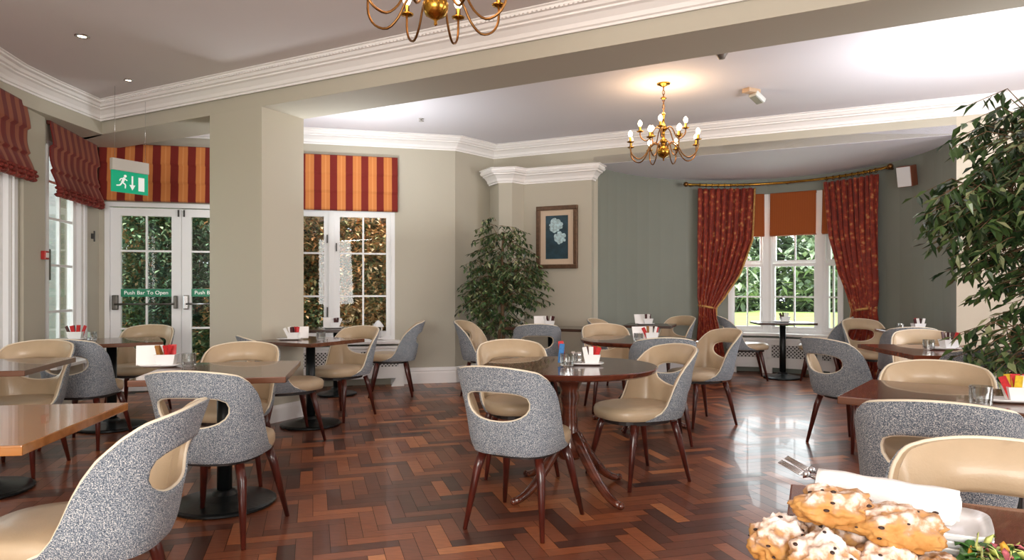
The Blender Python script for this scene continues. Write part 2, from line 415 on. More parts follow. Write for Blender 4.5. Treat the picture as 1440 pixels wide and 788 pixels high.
# ------------------------------------------------------------------ windows and doors
def rect_frame(bm, w, h, t, d, M, bx=0):
    # frame ring in local xz plane starting at x=0,z=0
    for (cx, cz, sx, sz) in ((w/2, t/2, w, t), (w/2, h-t/2, w, t), (t/2, h/2, t, h-2*t), (w-t/2, h/2, t, h-2*t)):
        box(bm, (bx+cx, 0, cz), (sx, d, sz), M=M)
def place(p0, p1, z, inset=.05, side=1):
    p0 = Vector(p0); p1 = Vector(p1); d = (p1-p0).normalized(); nn = Vector((-d.y, d.x))*side
    q = p0+nn*inset
    return Matrix.Translation((q.x, q.y, z)) @ Matrix.Rotation(math.atan2(d.y, d.x), 4, 'Z'), (p1-p0).length

def casement(root, M, x0, w, z0, h, vb, hb, stile=.06, bar=.022, name='casement'):
    bm = new(); rect_frame(bm, w, h, stile, .045, M @ Matrix.Translation((x0, 0, z0)))
    fr = obj(name, bm, WFRAME, root)
    bm = new()
    for x_ in vb: box(bm, (x0+x_, 0, z0+h/2), (bar, .028, h-2*stile+.004), M=M)
    for z_ in hb: box(bm, (x0+w/2, 0, z0+z_), (w-2*stile+.004, .026, bar), M=M)
    obj('glazing_bars', bm, WFRAME, fr)
    bm = new(); box(bm, (x0+w/2, 0, z0+h/2), (w-2*stile+.01, .006, h-2*stile+.01), M=M)
    obj('window_pane', bm, GLASS, fr)
    return fr

# garden window
p0 = sK+kd*WIN[0]; p1 = sK+kd*WIN[1]
M, Lw = place(p0, p1, WIN[2], .05)
w1 = sempty('window_1', 'white casement window overlooking autumn shrubs')
bm = new(); rect_frame(bm, Lw, WIN[3]-WIN[2], .045, .10, M); box(bm, (Lw/2, 0, (WIN[3]-WIN[2])/2), (.07, .10, WIN[3]-WIN[2]-.09), M=M)
obj('window_frame', bm, WFRAME, w1)
hw = WIN[3]-WIN[2]
for x0 in (.045, Lw/2+.035):
    cw = Lw/2-.08
    fr = casement(w1, M, x0, cw, .045, hw-.09, [cw/2], [.5, 1.03], .06)
bm = new()
box(bm, (Lw/2-.055, -.035, .35), (.014, .03, .12), M=M); box(bm, (Lw/2+.055, -.035, 1.15), (.014, .03, .10), M=M); box(bm, (Lw/2-.055, -.035, 1.25), (.014, .03, .10), M=M)
obj('window_catch', bm, mat('dark_metal', (60, 58, 56), .4, .6), w1)
bm = new(); box(bm, (Lw/2, -.14, -.02), (Lw+.12, .26, .035), bev=.006, M=M); obj('window_sill', bm, TRIM, w1)

# radiator cover under it
def lattice(bm, M, x0, x1, z0, z1, y, step=.042, w=.013):
    nn = int((x1-x0+z1-z0)/step)+2
    for sgn in (1, -1):
        for k in range(nn+1):
            c = k*step
            # line: x-x0 + sgn*(z-z0) = const
            pts = []
            if sgn == 1:
                xa = max(0, c-(z1-z0)); xb = min(c, x1-x0)
                if xb-xa < .01: continue
                a = (x0+xa, z0+c-xa); b_ = (x0+xb, z0+c-xb)
            else:
                cc = c-(z1-z0); xa = max(0, cc); xb = min(x1-x0, cc+(z1-z0))
                if xb-xa < .01: continue
                a = (x0+xa, z0+xa-cc); b_ = (x0+xb, z0+xb-cc)
            dx, dz = b_[0]-a[0], b_[1]-a[1]; L_ = math.hypot(dx, dz); ang = math.atan2(dz, dx)
            X = M @ Matrix.Translation(((a[0]+b_[0])/2, y, (a[1]+b_[1])/2)) @ Matrix.Rotation(-ang, 4, 'Y')
            r = bmesh.ops.create_cube(bm, size=1); bmesh.ops.scale(bm, vec=(L_, .005, w), verts=r['verts']); bmesh.ops.transform(bm, matrix=X, verts=r['verts'])
LATM = mat('lattice_white', (226, 224, 222), .5); DARKIN = mat('cover_inside', (44, 42, 42), .8)
def rad_cover(label, p0, p1, depth, h, zlat0, zlat1, panels=2):
    M, L_ = place(p0, p1, 0, 0)
    root = thing('radiator_cover', label, 'radiator cover')
    bm = new()
    box(bm, (L_/2, 0, h-.02), (L_+.06, depth*1.0, .035), bev=.006, M=M @ Matrix.Translation((0, -depth/2-.0, 0)))
    obj('cover_top', bm, TRIM, root)
    bm = new()
    y = -depth+.012
    pw = L_/panels
    box(bm, (L_/2, y, (h-.04+zlat1)/2), (L_, .02, h-.04-zlat1), M=M)
    box(bm, (L_/2, y, (.10+zlat0)/2), (L_, .02, zlat0-.10), M=M)
    for k in range(panels+1): box(bm, (min(max(k*pw, .035), L_-.035), y, (zlat0+zlat1)/2), (.07, .02, zlat1-zlat0), M=M)
    for k in (0, 1):
        poly = [(0, 0), (.16, 0), (.10, .10), (0, .10)] if k == 0 else [(L_, 0), (L_-.16, 0), (L_-.10, .10), (L_, .10)]
        vsa = [bm.verts.new(M @ Vector((a, y-.01, c))) for a, c in poly]; vsb = [bm.verts.new(M @ Vector((a, y+.01, c))) for a, c in poly]
        for q in range(4): bm.faces.new((vsa[q], vsa[(q+1) % 4], vsb[(q+1) % 4], vsb[q]))
        bm.faces.new(vsa); bm.faces.new(vsb)
    for x_ in (.01, L_-.01): box(bm, (x_, -depth/2+.01, (h-.04)/2), (.02, depth-.03, h-.04), M=M)
    obj('cover_panel', bm, TRIM, root)
    bm = new(); lattice(bm, M, .05, L_-.05, zlat0-.01, zlat1+.01, y+.004); obj('lattice', bm, LATM, root)
    bm = new(); box(bm, (L_/2, -depth*.4, .30), (L_-.1, .05, .40), M=M); obj('radiator', bm, DARKIN, root)
rad_cover('white lattice radiator cover under the garden window', tuple(p0-kd*.03), tuple(p1+kd*.10), .2, .50, .24, .43, 3)

# french doors
p0 = sK+kd*DOOR[0]; p1 = sK+kd*DOOR[1]
M, Lw = place(p0, p1, 0, .05)
d1 = sempty('door_1', 'white glazed double garden doors')
bm = new()
for (cx, cz, sx, sz) in ((Lw/2, 2.165, Lw, .05), (.025, 1.08, .05, 2.14), (Lw-.025, 1.08, .05, 2.14)): box(bm, (cx, 0, cz), (sx, .12, sz), M=M)
obj('door_frame', bm, WFRAME, d1)
lw_ = (Lw-.1)/2
GREEN = mat('sign_green', (0, 132, 92), .4); SWHITE = mat('sign_white', (236, 240, 236), .4, emis=(236, 240, 236), estr=.15)
DKM = mat('dark_metal', (60, 58, 56), .4, .6)
def text_part(txt, size, M, m, parent, ext=.0012):
    cu = bpy.data.curves.new('txt', 'FONT'); cu.body = txt; cu.size = size; cu.align_x = 'CENTER'; cu.align_y = 'CENTER'; cu.extrude = ext
    o = bpy.data.objects.new('txt', cu); C.objects.link(o); bpy.context.view_layer.update()
    me = bpy.data.meshes.new_from_object(o.evaluated_get(bpy.context.evaluated_depsgraph_get()))
    bpy.data.objects.remove(o)
    me.transform(M); me.materials.clear(); me.materials.append(m); me.name = 'lettering'
    q = bpy.data.objects.new('lettering', me); C.objects.link(q); q.parent = parent; return q
RX90 = Matrix.Rotation(PI/2, 4, 'X')
for k in (0, 1):
    x0 = .05+k*lw_
    st = .105
    bm = new()
    for (cx, cz, sx, sz) in ((lw_/2, .10, lw_-.004, .17), (lw_/2, 2.085, lw_-.004, .09), (st/2+.002, 1.11, st, 1.86), (lw_-st/2-.002, 1.11, st, 1.86)):
        box(bm, (x0+cx, 0, cz), (sx, .05, sz), M=M)
    leaf = obj('door_leaf', bm, WFRAME, d1)
    bm = new(); box(bm, (x0+lw_/2, 0, 1.11), (.02, .03, 1.86), M=M)
    for z_ in (.735, 1.185, 1.635): box(bm, (x0+lw_/2, 0, z_), (lw_-2*st, .028, .022), M=M)
    obj('glazing_bars', bm, WFRAME, leaf)
    bm = new(); box(bm, (x0+lw_/2, 0, 1.11), (lw_-2*st+.01, .006, 1.87), M=M); obj('door_pane', bm, GLASS, leaf)
    bm = new(); tube(bm, [M @ Vector((x0+.06, -.09, 1.02)), M @ Vector((x0+lw_-.06, -.09, 1.02))], .011, 8)
    box(bm, (x0+.06, -.055, 1.04), (.06, .07, .17), bev=.012, M=M); box(bm, (x0+lw_-.055, -.055, 1.04), (.04, .07, .15), bev=.01, M=M)
    obj('push_bar', bm, CHROME if k else mat('bar_grey', (96, 92, 86), .35, .6), leaf)
    bm = new(); box(bm, (x0+lw_/2, -.020, 1.15), (lw_-2*st, .003, .09), M=M); st_ = obj('push_bar_notice', bm, GREEN, leaf)
    text_part('Push Bar To Open', .062, M @ Matrix.Translation((x0+lw_/2, -.024, 1.15)) @ RX90, SWHITE, leaf)
bm = new(); box(bm, (.05+lw_-.03, -.03, 2.08), (.018, .02, .08), M=M); box(bm, (.05+lw_+.03, -.03, 2.08), (.018, .02, .08), M=M); obj('door_bolt', bm, DKM, d1)

# left wall windows
def tall_window(n_, s0, s1, z0, z1, label):
    p0 = Vector(LW0)+ld*s0; p1 = Vector(LW0)+ld*s1
    M, L_ = place(tuple(p0), tuple(p1), z0, .07)
    r = sempty('window_%d' % n_, label); h = z1-z0
    bm = new(); rect_frame(bm, L_, h, .05, .13, M); obj('window_frame', bm, WFRAME, r)
    casement(r, M, .05, L_-.1, .05, h-.1, [(L_-.1)/2], [.47, .93, 1.39, 1.75], .08, .024)
    bm = new(); box(bm, (L_/2, -.10, -.01), (L_+.1, .15, .03), M=M); obj('window_sill', bm, TRIM, r)
    bm = new()
    for x_ in (-.03, L_+.03): box(bm, (x_, -.078, h/2-.1), (.06, .02, h+.1), M=M)
    obj('architrave', bm, WFRAME, r)
    return r, M, L_
w2, M2, L2 = tall_window(2, W2[0], W2[1], W2[2], W2[3], 'tall narrow white window beside the garden doors')
bm = new(); box(bm, (.075, -.055, .98), (.05, .02, .30), M=M2); obj('lock_plate', bm, mat('olive_metal', (92, 92, 78), .45, .3), w2)
w3, M3, L3 = tall_window(3, W1[0], W1[1], W1[2], W1[3], 'tall white window at the left edge')

# bay window
w4 = sempty('window_4', 'white three-light bay window overlooking the lawn')
for i, (a, b_) in enumerate(zip(WP, WP[1:])):
    M, L_ = place(a, b_, BW0, .05); h = BW1-BW0
    bm = new(); rect_frame(bm, L_, h, .05, .12, M); 
    if i == 0: box(bm, (L_, 0, h/2), (.13, .13, h), M=M)
    if i == 1: box(bm, (L_, 0, h/2), (.13, .13, h), M=M)
    obj('window_frame', bm, WFRAME, w4)
    casement(w4, M, .05, L_-.1, .05, .95, [(L_-.1)/2], [.47], .045, .02, 'lower_sash')
    casement(w4, M @ Matrix.Translation((0, .05, 0)), .05, L_-.1, 1.0, h-1.05, [(L_-.1)/2], [.45], .045, .02, 'upper_sash')
bm = new(); sweep(bm, WP, [(.0, .53), (.22, .53), (.22, .565), (0, .565)], -1); obj('window_sill', bm, TRIM, w4)
# bay radiator cover (follows the window)
root = thing('radiator_cover', 'white lattice cover under the bay window', 'radiator cover')
bm = new(); sweep(bm, WP, [(.0, .46), (.19, .46), (.19, .50), (0, .50)], -1); obj('cover_top', bm, TRIM, root)
for i, (a, b_) in enumerate(zip(WP, WP[1:])):
    M, L_ = place(a, b_, 0, 0); e0 = .0 if i else .02; y = -.15
    e0 = .05
    bm = new(); box(bm, (L_/2, y, .43), (L_-.06, .02, .06), M=M); box(bm, (L_/2, y, .15), (L_-.06, .02, .14), M=M)
    for x_ in (.06, L_-.06): box(bm, (x_, y, .30), (.06, .02, .20), M=M); box(bm, (x_, y, .05), (.09, .02, .10), M=M)
    cp = obj('cover_panel', bm, TRIM, root)
    bm = new(); lattice(bm, M, .08, L_-.08, .21, .41, y+.004, .05, .015); obj('lattice', bm, LATM, cp)
    bm = new(); box(bm, (L_/2, -.06, .28), (L_-.1, .03, .38), M=M); obj('radiator', bm, DARKIN, cp)

# ------------------------------------------------------------------ blinds
def stripes(name, period, c1, c2, duty=.5, off=0, thin=None):
    m = mat(name, c1, .75, sheen=.15, spec=.2); n, l, b = nodes(m)
    uv = n.new('ShaderNodeUVMap'); sx = n.new('ShaderNodeSeparateXYZ'); l.new(uv.outputs[0], sx.inputs[0])
    a = n.new('ShaderNodeMath'); a.operation = 'ADD'; a.inputs[1].default_value = off; l.new(sx.outputs[0], a.inputs[0])
    d = n.new('ShaderNodeMath'); d.operation = 'DIVIDE'; d.inputs[1].default_value = period; l.new(a.outputs[0], d.inputs[0])
    f = n.new('ShaderNodeMath'); f.operation = 'FRACT'; l.new(d.outputs[0], f.inputs[0])
    r = n.new('ShaderNodeValToRGB'); r.color_ramp.interpolation = 'CONSTANT'
    r.color_ramp.elements[0].color = lin(c1)+(1,); r.color_ramp.elements[1].position = duty; r.color_ramp.elements[1].color = lin(c2)+(1,)
    if thin:
        x1 = r.color_ramp.elements.new(duty+(1-duty)*.42); x1.color = lin(thin)+(1,)
        x2 = r.color_ramp.elements.new(duty+(1-duty)*.58); x2.color = lin(c2)+(1,)
    l.new(f.outputs[0], r.inputs[0]); l.new(r.outputs[0], b.inputs['Base Color'])
    return m
STRIPE = stripes('striped_blind_fabric', .186, (116, 34, 26), (196, 122, 66), .46, 0, (206, 136, 80))
STRIPED = stripes('striped_blind_fabric_dark', .15, (112, 34, 28), (150, 82, 54), .5)
def sheet(name, fn, nu, nv, w, m, parent=None, th=.006):
    bm = new(); uvl = bm.loops.layers.uv.new('UVMap'); g = [[bm.verts.new(fn(i/nu, j/nv)) for i in range(nu+1)] for j in range(nv+1)]
    for j in range(nv):
        for i in range(nu):
            f = bm.faces.new((g[j][i], g[j][i+1], g[j+1][i+1], g[j+1][i])); f.smooth = True
            for lp, (a, b_) in zip(f.loops, ((i, j), (i+1, j), (i+1, j+1), (i, j+1))): lp[uvl].uv = (a/nu*w, b_/nv)
    o = obj(name, bm, m, parent, recalc=False)
    md = o.modifiers.new('solid', 'SOLIDIFY'); md.thickness = th
    return o
def roman(label, p0, p1, zt, zb, m, inset=-.06, folds=3, billow=.0, side=1):
    M, L_ = place(p0, p1, 0, inset, side)
    root = thing('roman_blind', label, 'blind', tuple(M.translation), 0)
    iM = Matrix.Translation(-M.translation) @ M
    h = zt-zb
    def fn(u, v):
        z = zt-h*v; seam = (v*folds) % 1
        y = -.026*seam**1.5*(1 if v < .985 else .4)
        if billow:
            y -= billow*(v**2)*(.5+.5*abs(math.sin(u*PI*L_/.15))) + .03*v*math.sin(v*9)
            z += -.02*v*abs(math.sin(u*PI*L_/.15))
        return iM @ Vector((u*L_, y, z))
    sheet('fabric', fn, int(L_/.02), 40, L_, m, root)
    bm = new(); box(bm, (L_/2, .01, zt-.015), (L_, .03, .035), M=iM); obj('headrail', bm, mat('headrail', (96, 40, 30), .7), root)
    if billow:
        bm = new()
        for k in range(int(L_/.075)):
            x_ = .037+k*.075
            for q in range(3): 
                c = iM @ Vector((x_, -billow*.75-.012*(q % 2)-.03, zb-.005+q*.035))
                r = bmesh.ops.create_uvsphere(bm, u_segments=8, v_segments=6, radius=.035); bmesh.ops.scale(bm, vec=(1.1, .9, .55), verts=r['verts'])
                bmesh.ops.translate(bm, vec=c, verts=r['verts'])
        obj('gathered_hem', bm, mat('blind_hem', (122, 42, 32), .7, var=.35, vscale=14), root, smooth=True)
    else:
        bm = new(); box(bm, (L_/2, 0, zb+.004), (L_, .02, .012), M=iM); obj('hem_bar', bm, mat('hem_bar', (120, 70, 44), .7), root)
    return root
pa, pb = sK+kd*WIN[0], sK+kd*(WIN[1]+.03)
roman('striped red and gold blind above the garden window', tuple(pa), tuple(pb), 2.83, 2.155, STRIPE, folds=3)
pa, pb = sK+kd*.02, sK+kd*1.70
roman('striped red and gold blind above the garden doors', tuple(pa), tuple(pb), 2.85, 2.20, STRIPE, folds=3)
pa = Vector(LW0)+ld*(W2[0]-.02); pb = Vector(LW0)+ld*(ls(7.62))
roman('gathered striped blind beside the exit sign', tuple(pa), tuple(pb), 2.80, 2.10, STRIPED, inset=-.03, billow=.05)
pa = Vector(LW0)+ld*(W1[0]); pb = Vector(LW0)+ld*(ls(6.02))
roman('gathered striped blind at the left edge', tuple(pa), tuple(pb), 2.84, 2.16, STRIPED, inset=-.04, billow=.05)
RIB = stripes('rust_ribbed_fabric', .016, (150, 76, 34), (170, 90, 42), .5)
for (a, b_, nm) in ((WP[0], WP[1], 'rust blind over the left light of the bay window'), (WP[1], WP[2], 'rust blind over the middle light of the bay window'), (WP[2], WP[3], 'rust blind over the right light of the bay window')):
    dd = (Vector(b_)-Vector(a)).normalized()
    roman(nm, tuple(Vector(a)+dd*.05), tuple(Vector(b_)-dd*.05), 2.56, 1.95, RIB, inset=-.05, folds=1)

# ------------------------------------------------------------------ curtains and pole
CURT = mat('red_patterned_curtain', (132, 34, 22), .6, sheen=.2, spec=.3); n, l, b = nodes(CURT)
uv = n.new('ShaderNodeUVMap'); mp = n.new('ShaderNodeMapping'); mp.inputs['Scale'].default_value = (20, 38, 1); l.new(uv.outputs[0], mp.inputs[0])
vo = n.new('ShaderNodeTexVoronoi'); vo.inputs['Scale'].default_value = 1.0; l.new(mp.outputs[0], vo.inputs['Vector'])
no = n.new('ShaderNodeTexNoise'); no.inputs['Scale'].default_value = 3; no.inputs['Detail'].default_value = 5; l.new(mp.outputs[0], no.inputs['Vector'])
ad = n.new('ShaderNodeMath'); ad.operation = 'MULTIPLY'; l.new(vo.outputs['Distance'], ad.inputs[0]); l.new(no.outputs['Fac'], ad.inputs[1])
rr = n.new('ShaderNodeValToRGB'); e = rr.color_ramp.elements; e[0].position = .08; e[0].color = lin((190, 124, 74))+(1,); e[1].position = .34; e[1].color = lin((126, 40, 26))+(1,)
x = e.new(.15); x.color = lin((160, 56, 32))+(1,)
l.new(ad.outputs[0], rr.inputs[0]); l.new(rr.outputs[0], b.inputs['Base Color'])
FRINGE = mat('gold_fringe', (196, 148, 84), .8, var=.3, vscale=40, bump=.5, bscale=120)
def interp(tab, z):
    if z >= tab[0][0]: return tab[0][1:]
    for a, b_ in zip(tab, tab[1:]):
        if z >= b_[0]:
            t = (a[0]-z)/(a[0]-b_[0]); t = t*t*(3-2*t) if False else t
            return tuple(p+(q-p)*t for p, q in zip(a[1:], b_[1:]))
    return tab[-1][1:]
def curtain(label, tab, pleats, tiez, inner):
    root = thing('curtain', label, 'curtain')
    def fn(u, v):
        z = 2.64-v*2.62; th0, th1 = interp(tab, z); th = th0+(th1-th0)*u
        w = abs(th1-th0)
        amp = .035*(.6+.4*min(1, w/20)); ph = 2*PI*pleats*u
        ins = .15+amp*math.sin(ph)+.012*math.sin(ph*.37+z*3)+.03*math.exp(-((z-tiez)/.12)**2)
        x_, y_ = ell(th+.35*math.cos(ph*2+z*2), ins)
        return Vector((x_, y_, z))
    sheet('drape', fn, 150, 70, 1.3, CURT, root, .004)
    # fringe on the inner edge
    ue = 1.0 if inner == 1 else 0.0
    pts = [fn(ue, k/60) for k in range(0, 44)]
    bm = new(); tube(bm, pts, .014, 6); obj('fringe', bm, FRINGE, root)
    # tieback
    th0, th1 = interp(tab, tiez)
    pts = [ell(th0+(th1-th0)*k/10-(.0), .15+.07*math.sin(PI*k/10)) for k in range(11)]
    bm = new(); tube(bm, [(p_[0], p_[1], tiez+.05*((k/10) if inner == 0 else (1-k/10))-.02) for k, p_ in enumerate(pts)], .016, 8); obj('tieback', bm, FRINGE, root)
    return root
curtain('red patterned curtain tied back on the left of the bay window', [(2.64, 122.5, 97), (1.9, 123, 98.5), (1.4, 123, 104), (1.05, 123, 111), (.92, 122.5, 114.5), (.8, 122.5, 114), (.5, 123, 111.5), (0, 123.5, 109)], 9, .93, 1)
curtain('red patterned curtain tied back on the right of the bay window', [(2.64, 67.5, 44), (1.9, 65.5, 44), (1.4, 61.5, 44), (1.05, 57, 44), (.92, 55, 44), (.8, 56, 44), (.5, 60.5, 44), (0, 63, 43)], 9, .93, 0)
pole = thing('curtain_pole', 'brass curtain pole following the curve of the bay', 'curtain pole')
bm = new(); tube(bm, [ell(t, .17)+(2.69,) for t in [128-.01]+list(range(126, 38, -3))+[37.5]], .017, 10); obj('pole', bm, BRASS, pole)
for t in (128.6, 36.8):
    q = ell(t, .17); bm = new(); r = bmesh.ops.create_uvsphere(bm, u_segments=14, v_segments=10, radius=.036); bmesh.ops.translate(bm, vec=(q[0], q[1], 2.69), verts=r['verts']); obj('finial', bm, DBRASS, pole, smooth=True)
for t in [122.0, 119, 116.2, 113.4, 110.6, 107.8, 105, 102.2, 99.4, 66.5, 63.6, 60.8, 58, 55.2, 52.4, 49.6, 46.8, 44.2]:
    q = Vector(ell(t, .17)+(2.69,)); tg = (Vector(ell(t-.5, .17)+(2.69,))-q).normalized(); s_ = tg.cross(Vector((0, 0, 1)))
    bm = new(); tube(bm, [q+(s_*math.cos(a)+Vector((0, 0, 1))*math.sin(a))*.028-Vector((0, 0, .006)) for a in [2*PI*k/14 for k in range(14)]], .0045, 6, closed=True)
    obj('curtain_ring', bm, BRASS, pole, smooth=True)
for t in (124.5, 84, 40.5):
    a = Vector(ell(t, .02)+(2.69,)); b_ = Vector(ell(t, .17)+(2.69,)); bm = new(); tube(bm, [a, b_], .012, 8); obj('bracket', bm, DBRASS, pole)

# ------------------------------------------------------------------ wall and ceiling fittings
# picture
cpt = Vector((.156, 8.96)); dpt = (Vector((1.0, 8.565))-cpt).normalized(); npt = Vector((dpt.y, -dpt.x))
def frame_pt(s): q = cpt+dpt*s; return q
Mp = Matrix.Translation((cpt.x, cpt.y, 0)) @ Matrix.Rotation(math.atan2(dpt.y, dpt.x), 4, 'Z')
pic = thing('framed_picture', 'framed picture of pale blooms on dark teal', 'picture')
x0, x1, z0, z1 = .19, .755, 1.455, 2.26
bm = new(); fw = .055
for (cx, cz, sx, sz) in (((x0+x1)/2, z0+fw/2, x1-x0, fw), ((x0+x1)/2, z1-fw/2, x1-x0, fw), (x0+fw/2, (z0+z1)/2, fw, z1-z0-2*fw), (x1-fw/2, (z0+z1)/2, fw, z1-z0-2*fw)):
    box(bm, (cx, -.025, cz), (sx, .045, sz), M=Mp, bev=.008)
obj('frame', bm, mat('bronze_frame', (96, 70, 50), .4, .3, var=.25, vscale=30), pic)
bm = new(); box(bm, ((x0+x1)/2, -.012, (z0+z1)/2), (x1-x0-.06, .02, z1-z0-.06), M=Mp); obj('mount', bm, mat('picture_mount', (206, 184, 160), .7), pic)
mw = .15
ART = mat('picture_art', (30, 58, 70), .5, var=.5, vscale=9)
bm = new(); box(bm, ((x0+x1)/2, -.024, (z0+z1)/2), (x1-x0-2*mw+.04, .006, z1-z0-2*mw+.05), M=Mp); obj('print', bm, ART, pic)
bm = new(); rnd = random.Random(5)
def petal(cx, cz, r_, n_):
    for k in range(n_):
        a = rnd.random()*2*PI; q = r_*.75*math.sqrt(rnd.random()); rr_ = r_*.35*rnd.uniform(.7, 1.2)
        vs_ = [bm.verts.new(Mp @ Vector((cx+q*math.cos(a)+rr_*math.cos(t)*rnd.uniform(.8, 1.1), -.0285-.0001*k, cz+q*math.sin(a)+rr_*math.sin(t)*rnd.uniform(.8, 1.1)))) for t in [2*PI*i/9 for i in range(9)]]
        bm.faces.new(vs_)
cx, cz = (x0+x1)/2, (z0+z1)/2
petal(cx-.015, cz+.15, .10, 26); petal(cx+.05, cz-.01, .085, 22)
bl = obj('painted_blooms', bm, mat('bloom_paint', (176, 202, 208), .6, var=.35, vscale=34), pic, recalc=False)
# exit sign
E0 = Vector((-3.695, 6.30)); ez = 2.41
Me = Matrix.Translation((E0.x, E0.y, 0)) @ Matrix.Rotation(math.atan2(V.y, V.x), 4, 'Z')
ex = thing('exit_sign', 'green running man exit sign hanging from the ceiling', 'sign')
bm = new(); box(bm, (.175, 0, 2.355), (.36, .045, .11), M=Me, bev=.005); obj('housing', bm, mat('sign_housing', (196, 190, 182), .5), ex)
bm = new(); box(bm, (.175, 0, 2.20), (.36, .012, .20), M=Me); obj('panel', bm, mat('exit_green', (0, 138, 100), .4, emis=(0, 138, 100), estr=.35), ex)
bm = new()
for x_ in (.03, .33): tube(bm, [Me @ Vector((x_, 0, 2.41)), Me @ Vector((x_, 0, FZ))], .0014, 6)
obj('suspension_rods', bm, CHROME, ex)
bm = new()
def flat(pts, y=-.0075):
    vs_ = [bm.verts.new(Me @ Vector((a, y, c))) for a, c in pts]; vb = [bm.verts.new(Me @ Vector((a, y-.0015, c))) for a, c in pts]
    bm.faces.new(vs_); bm.faces.new(vb[::-1])
    for k in range(len(pts)): bm.faces.new((vs_[k], vs_[(k+1) % len(pts)], vb[(k+1) % len(pts)], vb[k]))
def stroke(a, b_, w):
    d = Vector(b_)-Vector(a); nn = Vector((-d.y, d.x)).normalized()*w/2; a = Vector(a); b_ = Vector(b_)
    flat([tuple(a+nn), tuple(b_+nn), tuple(b_-nn), tuple(a-nn)])
flat([(.255, 2.13), (.315, 2.13), (.315, 2.26), (.255, 2.26)])
stroke((.195, 2.265), (.195, 2.17), .016); flat([(.165, 2.18), (.225, 2.18), (.195, 2.13)])
flat([(.125+.014*math.cos(t), 2.255+.014*math.sin(t)) for t in [2*PI*k/12 for k in range(12)]])
stroke((.118, 2.24), (.095, 2.19), .024); stroke((.115, 2.232), (.145, 2.215), .010); stroke((.11, 2.232), (.08, 2.225), .010); stroke((.08, 2.225), (.07, 2.205), .010)
stroke((.097, 2.195), (.128, 2.175), .013); stroke((.128, 2.175), (.125, 2.14), .012); stroke((.093, 2.19), (.075, 2.165), .013); stroke((.075, 2.165), (.04, 2.16), .012)
obj('pictogram', bm, SWHITE, ex)
# fire call point, wall latch
q = Vector(lw(6.33))+Vector((ld.y, -ld.x))*.035
Mw = Matrix.Translation((q.x, q.y, 1.51)) @ Matrix.Rotation(math.atan2(ld.y, ld.x), 4, 'Z')
fc = thing('fire_call_point', 'small red fire call point between the left windows', 'fire alarm')
bm = new(); box(bm, (0, -.02, 0), (.075, .04, .08), M=Mw, bev=.006); obj('body', bm, mat('alarm_red', (170, 30, 26), .4), fc)
bm = new(); box(bm, (0, -.042, 0), (.05, .006, .045), M=Mw); obj('break_glass', bm, mat('alarm_white', (232, 230, 226), .4), fc)
q = Vector(lw(7.56)); Mw = Matrix.Translation((q.x, q.y, 1.78)) @ Matrix.Rotation(math.atan2(ld.y, ld.x), 4, 'Z')
fc = thing('cord_cleat', 'dark cord cleat on the wall beside the garden doors', 'cord cleat')
bm = new(); box(bm, (0, -.012, 0), (.03, .024, .06), M=Mw, bev=.004); box(bm, (0, -.03, 0), (.018, .014, .12), M=Mw, bev=.004); obj('cleat', bm, DKM, fc)
# downlights
for (x_, y_, r_, nm) in ((-3.20, 5.08, .05, 'recessed ceiling spotlight further from the corner'), (-3.455, 6.15, .04, 'recessed ceiling spotlight near the cornice corner')):
    dl = thing('downlight', nm, 'ceiling light', (x_, y_, FZ))
    bm = new(); lathe(bm, [(r_*.6, .0), (r_*.62, -.006), (r_, -.006), (r_*1.05, 0)], 20); obj('trim_ring', bm, CHROME, dl)
    bm = new(); lathe(bm, [(0, -.003), (r_*.6, -.003), (r_*.6, 0)], 20); obj('lamp', bm, mat('downlight_lamp', (255, 240, 210), .4, emis=(255, 236, 200), estr=6), dl)
# ceiling fittings beyond the beam
em = thing('emergency_spotlight', 'small white emergency spotlight on the far ceiling', 'ceiling light', (2.35, 6.62, CZ), .5)
bm = new(); box(bm, (-.04, 0, -.02), (.16, .09, .04), bev=.008); obj('base', bm, mat('spot_base', (200, 170, 140), .5), em)
bm = new(); X = Matrix.Rotation(.5, 4, 'Y'); box(bm, (.07, 0, -.045), (.14, .10, .05), bev=.01, M=X); obj('lamp_head', bm, mat('spot_head', (210, 214, 210), .3), em)
bm = new(); box(bm, (.07, 0, -.073), (.11, .075, .006), M=X); obj('lens', bm, mat('spot_lens', (150, 158, 150), .2), em)
# motion sensor near beam
sn = thing('motion_sensor', 'small grey sensor on the far ceiling beside the beam', 'sensor', (1.72, 5.60, CZ))
bm = new(); lathe(bm, [(0, -.05), (.025, -.045), (.035, -.025), (.045, -.01), (.05, 0)], 16); obj('dome', bm, mat('sensor_grey', (120, 112, 104), .4), sn)
sp = thing('sprinkler_head', 'tiny sprinkler on the far ceiling', 'sprinkler', (-1.03, 7.75, CZ))
bm = new(); lathe(bm, [(0, -.03), (.03, -.03), (.03, -.025), (.008, -.02), (.008, -.006), (.03, -.004), (.03, 0)], 14); obj('rosette', bm, mat('sensor_white', (170, 166, 160), .4), sp)
# speaker on bay wall
q = ell(30, .10); spk = thing('wall_speaker', 'wooden wall speaker with white grille', 'speaker', (q[0]-.03, q[1]-.03, 2.53), math.radians(-52))
X = Matrix.Rotation(.22, 4, 'X')
bm = new(); box(bm, (0, .0, 0), (.16, .17, .24), bev=.006, M=X); obj('cabinet', bm, wood('speaker_wood', (150, 78, 44), (118, 56, 30), .4, 2, 2), spk)
bm = new(); box(bm, (0, -.09, 0), (.15, .02, .23), bev=.006, M=X); obj('grille', bm, mat('speaker_grille', (226, 224, 224), .6, bump=.4, bscale=300), spk)
bm = new(); tube(bm, [(0, .06, 0), (.03, .12, 0)], .015, 8); obj('bracket', bm, DKM, spk)

